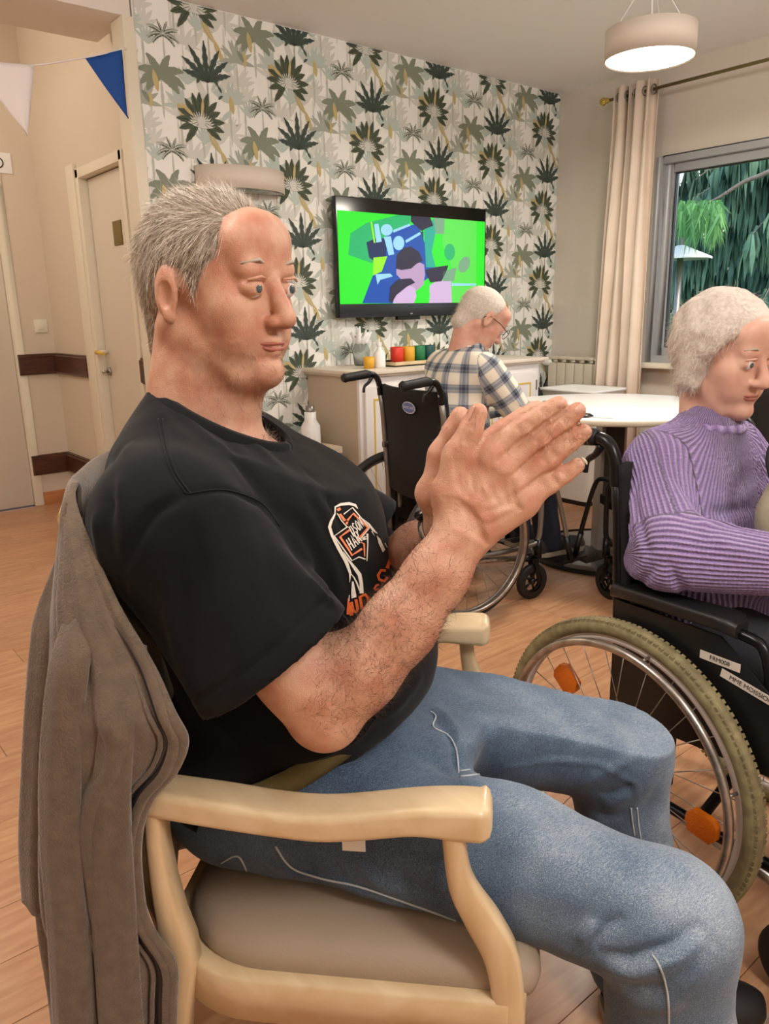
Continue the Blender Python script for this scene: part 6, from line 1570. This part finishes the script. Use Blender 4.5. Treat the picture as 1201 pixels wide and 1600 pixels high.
r_, n_ = sample(P, Q, N, 2600, 31); uW = RB@h2R[:, 2]; fW = RB@h2R[:, 0]
d_ = -uW[None, :]*.8-fW[None, :]*.5+n_*.2+np.random.default_rng(5).normal(size=r_.shape)*.15; d_ /= np.linalg.norm(d_, axis=1)[:, None]
strands('hair_strands', r_, d_, .016, .0007, 3, ['hair_grey', 'hair_light'], hm, .3, 7)['kind'] = 'stuff'
# spectacles
for q in (-1, 1):
    c = FB(T4(.112, q*.032, .004)); ux = RB@h2R[:, 1]; uz = RB@h2R[:, 2]
    sp = MB().ring(c, ux, uz, .021, .0016, 28, 6).tube([FB(T4(.112, q*.052, .008)), FB(T4(.05, q*.078, .010)), FB(T4(-.012, q*.084, .006)), FB(T4(-.028, q*.083, -.012))], .0018, 6)
    if q > 0: sp.tube([FB(T4(.113, .012, .006)), FB(T4(.118, 0, .009)), FB(T4(.113, -.012, .006))], .0014, 6)
    sp.build('spectacles', 'glass_frame', man2)
# plaid shirt
S = SDF((-.10, -.34, .48), (.62, .34, 1.12), .006)
S.ell((.10, 0, .60), (.14, .185, .14), None, .05); S.ell((.13, 0, .76), (.125, .185, .15), None, .06); S.ell((.155, 0, .91), (.115, .185, .12), None, .05); S.cap((.165, -.12, .985), (.165, .12, .985), .062, .062, .05)
S.cap((.19, 0, 1.00), (.215, 0, 1.055), .078, .062, .03)
for q in (-1, 1):
    sh, el, wr = A2[q]; S.cap(sh+[-.015, 0, 0], el, .070, .058, .03); S.cap(el, wr+(el-wr)*.15, .058, .040, .02)
S.plane(T4(-.03, 0, -.085), h2R[:, 2]*.9)
P, Q = S.mesh(2); N0 = normals(P, Q)
pu = np.arctan2(P[:, 1], -(P[:, 0]-.25))/math.pi*7.5; pv = P[:, 2]/.078
for q in (-1, 1):
    sh, el, wr = A2[q]; d = (el-sh)/np.linalg.norm(el-sh); dist = np.linalg.norm(P-sh-np.outer(np.clip((P-sh)@d, 0, .3), d), axis=1)
    m_ = (dist < .085) & (np.abs(P[:, 1]) > .165); e = np.cross(d, [1, 0, 0]); e /= np.linalg.norm(e); g_ = np.cross(d, e); rel = P-sh
    pu = np.where(m_, np.arctan2(rel@e, rel@g_)/math.pi*3, pu); pv = np.where(m_, rel@d/.078, pv)
P = FB(P); Q = orient(P, Q); N = normals(P, Q)
for pts, w_, a in (([(.02, -.05, 1.0), (.02, -.10, .85), (.0, -.08, .7)], .015, .006), ([(.03, .10, .98), (.0, .12, .8)], .015, -.006), ([(.06, -.15, .98), (.05, -.17, .86), (.04, -.17, .7)], .012, -.007), ([(.0, .0, .95), (.0, .02, .75)], .012, .004), ([(.20, -.24, .93), (.26, -.28, .85)], .01, -.006), ([(.22, -.25, .88), (.30, -.28, .80)], .01, .006)):
    fold(P, N, [FB(p) for p in pts], w_, a)
P += N*(vnoise(P, 12, 21)*.004)[:, None]
np_mesh('plaid_shirt', P, Q, 'plaid', man2, attrs={'pu': pu+.2, 'pv': pv})
cc0 = np.array([.198, 0, 1.035])
G = [[FB(cc0+np.array([.070*math.cos(a)*k-.006*(k-1), .066*math.sin(a)*k, .022*j-.25*.07*math.cos(a)])) for a in np.linspace(.5, 2*math.pi-.5, 30)] for k, j in ((.88, .6), (.90, .9), (.98, .8), (1.06, -.1))]
o = MB().grid(G).build('shirt_collar', 'plaid', man2, solid=.003)
at = o.data.attributes.new('pu', 'FLOAT', 'POINT'); at.data.foreach_set('value', [i % 30/9 for i in range(120)]); at = o.data.attributes.new('pv', 'FLOAT', 'POINT'); at.data.foreach_set('value', [.1]*120)
S = SDF((-.08, -.26, .06), (.78, .26, .66), .007)
S.ell((.10, 0, .54), (.14, .175, .09), None, .04)
for q in (-1, 1): S.cap((.12, q*.10, .54), (.50, q*.11, .56), .085, .070, .03); S.cap((.50, q*.11, .56), (.58, q*.10, .17), .068, .055, .03)
S.plane((0, 0, .155), (0, 0, -1))
P, Q = S.mesh(2); P = FB(P); Q = orient(P, Q); P += normals(P, Q)*(vnoise(P, 12, 23)*.004)[:, None]; np_mesh('trousers', P, Q, 'trousers_navy', man2)
for q in (-1, 1): shoe(FB([.60, q*.10, .128]), D(-10), parent=man2)

# ================================================================== THE WOMAN IN PURPLE
FA, RA = frame_of((1.512, .797, 0), D(-95))
lady = thing('person', 'woman in a purple ribbed knit sweater and grey trousers seated in a wheelchair', 'person', FA([.1, 0, .46])); lady['skin'] = 'skin_c'
S = SDF((-.16, -.30, .62), (.56, .30, 1.26), .0048)
h3o = np.array([.015, 0, 1.105]); h3R = rotR(D(-8), D(12)); h3s = .94
head(S, h3o, h3R, h3s)
S.cap(h3o+h3R@np.array([-.03, 0, -.07]), (-.01, 0, .95), .046, .055, .03); S.ell((-.01, 0, .86), (.08, .12, .10), None, .03)
A3 = {q: [np.array([-.025, q*.158, .875]), np.array([.085, q*.225, .745]), np.array([.325, q*.10, .755])] for q in (-1, 1)}
for q in (-1, 1):
    sh, el, wr = A3[q]; S.cap((0, q*.07, .88), sh, .036, .034, .03); S.chain([sh, el, wr], [.034, .034, .025], .02)
    d = np.array([1, -q*.4, -.15]); d /= np.linalg.norm(d); S.cap(wr, wr+d*.055, .023, .027, .01, ((0, 0, 1), .6))
    for k in range(4):
        b = wr+d*.06+np.array([.004*k, (k-1.5)*.016, 0]); S.chain([b, b+d*.032, b+d*.05+[0, 0, -.008], b+d*.062+[0, 0, -.02]], [.0085, .008, .0072, .0062], .003)
    b = wr+d*.02; S.chain([b, b+d*.03+[0, -q*.022, 0], b+d*.05+[0, -q*.03, 0]], [.011, .009, .0075], .004)
P, Q = S.mesh(1); P = FA(P); Q = orient(P, Q); np_mesh('body', P, Q, 'skin_c', lady); face_parts(h3o, h3R, h3s, lady, world=lambda p: FA(p))
S = SDF((-.16, -.14, .96), (.20, .14, 1.27), .0045)
T5 = lambda x, y, z: h3o+h3R@(np.array([x, y, z])*h3s)
S.ell(T5(-.018, 0, .032), (.106, .088, .096), h3R, .01); S.cap(T5(-.045, 0, -.02), T5(-.045, 0, -.07), .066, .050, .02)
for q in (-1, 1): S.cap(T5(-.01, q*.062, .03), T5(-.015, q*.066, -.055), .030, .026, .015)
S.ell(T5(.090, 0, -.02), (.075, .10, .085), h3R, .012, 'sub'); S.ell(T5(.03, 0, -.09), (.06, .06, .06), h3R, .012, 'sub')
P, Q = S.mesh(1); P = FA(P); Q = orient(P, Q); N = normals(P, Q); P += N*(vnoise(P, 45, 31)*.004)[:, None]; hm = np_mesh('hair', P, Q, 'hair_white', lady)
r_, n_ = sample(P, Q, N, 6000, 33); uW = RA@h3R[:, 2]
d_ = -uW[None, :]*.8+n_*.25+np.random.default_rng(6).normal(size=r_.shape)*.3; d_ /= np.linalg.norm(d_, axis=1)[:, None]
strands('hair_strands', r_, d_, .022, .0006, 4, ['hair_light', 'hair_grey', 'hair_light'], hm, .9, 8)['kind'] = 'stuff'
# sweater
S = SDF((-.22, -.36, .45), (.46, .36, 1.06), .0046)
S.ell((.03, 0, .60), (.15, .19, .12), None, .04); S.ell((.0, 0, .73), (.125, .19, .15), None, .05); S.ell((-.03, 0, .85), (.100, .18, .12), None, .05); S.cap((-.03, -.12, .905), (-.03, .12, .905), .058, .058, .04)
S.cap((-.015, 0, .91), (.0, 0, .965), .070, .062, .03)
for q in (-1, 1):
    sh, el, wr = A3[q]; S.cap(sh+[-.006, -q*.02, .0], el+[0, -q*.008, .01], .064, .070, .03); S.cap(el+[0, -q*.008, .008], wr+[-.02, 0, 0], .070, .052, .02); S.ell(el+np.array([-.02, 0, -.02]), (.07, .05, .045), None, .02)
S.cap((.07, -.02, .66), (.16, -.05, .70), .07, .05, .04)
P, Q = S.mesh(2)
rib = np.arctan2(P[:, 1], -(P[:, 0]-.02))*.165/.0105; row = P[:, 2]/.0075
for q in (-1, 1):
    sh, el, wr = A3[q]
    for a, b in ((sh, el), (el, wr)):
        d = (b-a)/np.linalg.norm(b-a); rel = P-a; tt = np.clip(rel@d, 0, np.linalg.norm(b-a)); dist = np.linalg.norm(rel-np.outer(tt, d), axis=1)
        m_ = (dist < .088) & (P[:, 1]*q > .10+.10*(a is sh)*(.2)); e = np.cross(d, [0, 0, 1.]); e /= np.linalg.norm(e); g_ = np.cross(d, e)
        rib = np.where(m_, np.arctan2(rel@e, rel@g_)*.066/.0105, rib); row = np.where(m_, rel@d/.0075, row)
P = FA(P); Q = orient(P, Q); N = normals(P, Q); Tb = bvh(P, Q)
for pts, w_, a in (([(1000, 700), (990, 780), (1010, 860), (1060, 930)], .010, -.008), ([(970, 760), (985, 830), (1020, 890)], .010, -.006), ([(1050, 740), (1090, 790), (1130, 800), (1180, 790)], .012, -.010), ([(1060, 770), (1100, 820), (1150, 820)], .012, .008),
                   ([(1040, 870), (1060, 910), (1090, 940)], .010, -.010), ([(985, 930), (1010, 900), (1030, 870)], .010, -.006), ([(1060, 900), (1100, 935), (1150, 950)], .010, .006), ([(1110, 840), (1150, 860), (1200, 870)], .014, .005)):
    q = surf(pts)
    if len(q) > 1: fold(P, N, q, w_, a)
P += N*(vnoise(P, 11, 41)*.005)[:, None]+N*(np.sin(rib*2*math.pi)*.0011)[:, None]
np_mesh('sweater', P, Q, 'knit_purple', lady, attrs={'rib': rib, 'row': row})
G = [[FA(np.array([.000, 0, .968])+np.array([(.062+.008*math.sin(b))*math.cos(a), (.060+.008*math.sin(b))*math.sin(a), .010*math.cos(b)-.12*.06*math.cos(a)])) for b in np.linspace(0, 2*math.pi, 10)] for a in np.linspace(0, 2*math.pi, 40)]
o = MB().grid(G).build('neckband', 'knit_purple', lady)
for nm, fn in (('rib', lambda i: (i//10)*.5), ('row', lambda i: .1*(i % 10))):
    at = o.data.attributes.new(nm, 'FLOAT', 'POINT'); at.data.foreach_set('value', [fn(i) for i in range(400)])
S = SDF((-.12, -.24, .04), (.66, .24, .64), .007)
S.ell((.06, 0, .555), (.15, .18, .075), None, .04)
for q in (-1, 1): S.cap((.10, q*.10, .56), (.46, q*.10, .555), .078, .064, .03); S.cap((.46, q*.10, .555), (.50, q*.10, .10), .062, .055, .03)
S.plane((0, 0, .09), (0, 0, -1))
P, Q = S.mesh(2); P = FA(P); Q = orient(P, Q); P += normals(P, Q)*(vnoise(P, 12, 43)*.005)[:, None]; np_mesh('trousers', P, Q, 'trousers_grey', lady)
for q in (-1, 1): shoe(FA([.52, q*.10, .0]), D(-95), parent=lady, s=.9)
# khaki bag held on her lap
bag = thing('shoulder_bag', 'khaki cloth shoulder bag with a black strap held against the purple sweater', 'bag', FA([.22, .05, .64]))
S = SDF((.10, -.14, .60), (.42, .30, 1.0), .006)
S.ell((.20, .03, .81), (.060, .16, .125), None, .03); S.ell((.22, .05, .74), (.075, .17, .09), None, .03)
P, Q = S.mesh(2); P = FA(P); Q = orient(P, Q); N = normals(P, Q); P += N*(vnoise(P, 14, 51)*.008)[:, None]; np_mesh('bag_body', P, Q, 'bag_khaki', bag)
MB().tube([FA(p) for p in spline([(.215, -.10, .86), (.18, -.09, .925), (.165, -.02, .955), (.18, .10, .945), (.22, .16, .87)], 6)], .011, 8, flat=((0, 0, 1), .4)).build('strap', 'black_fabric', bag)
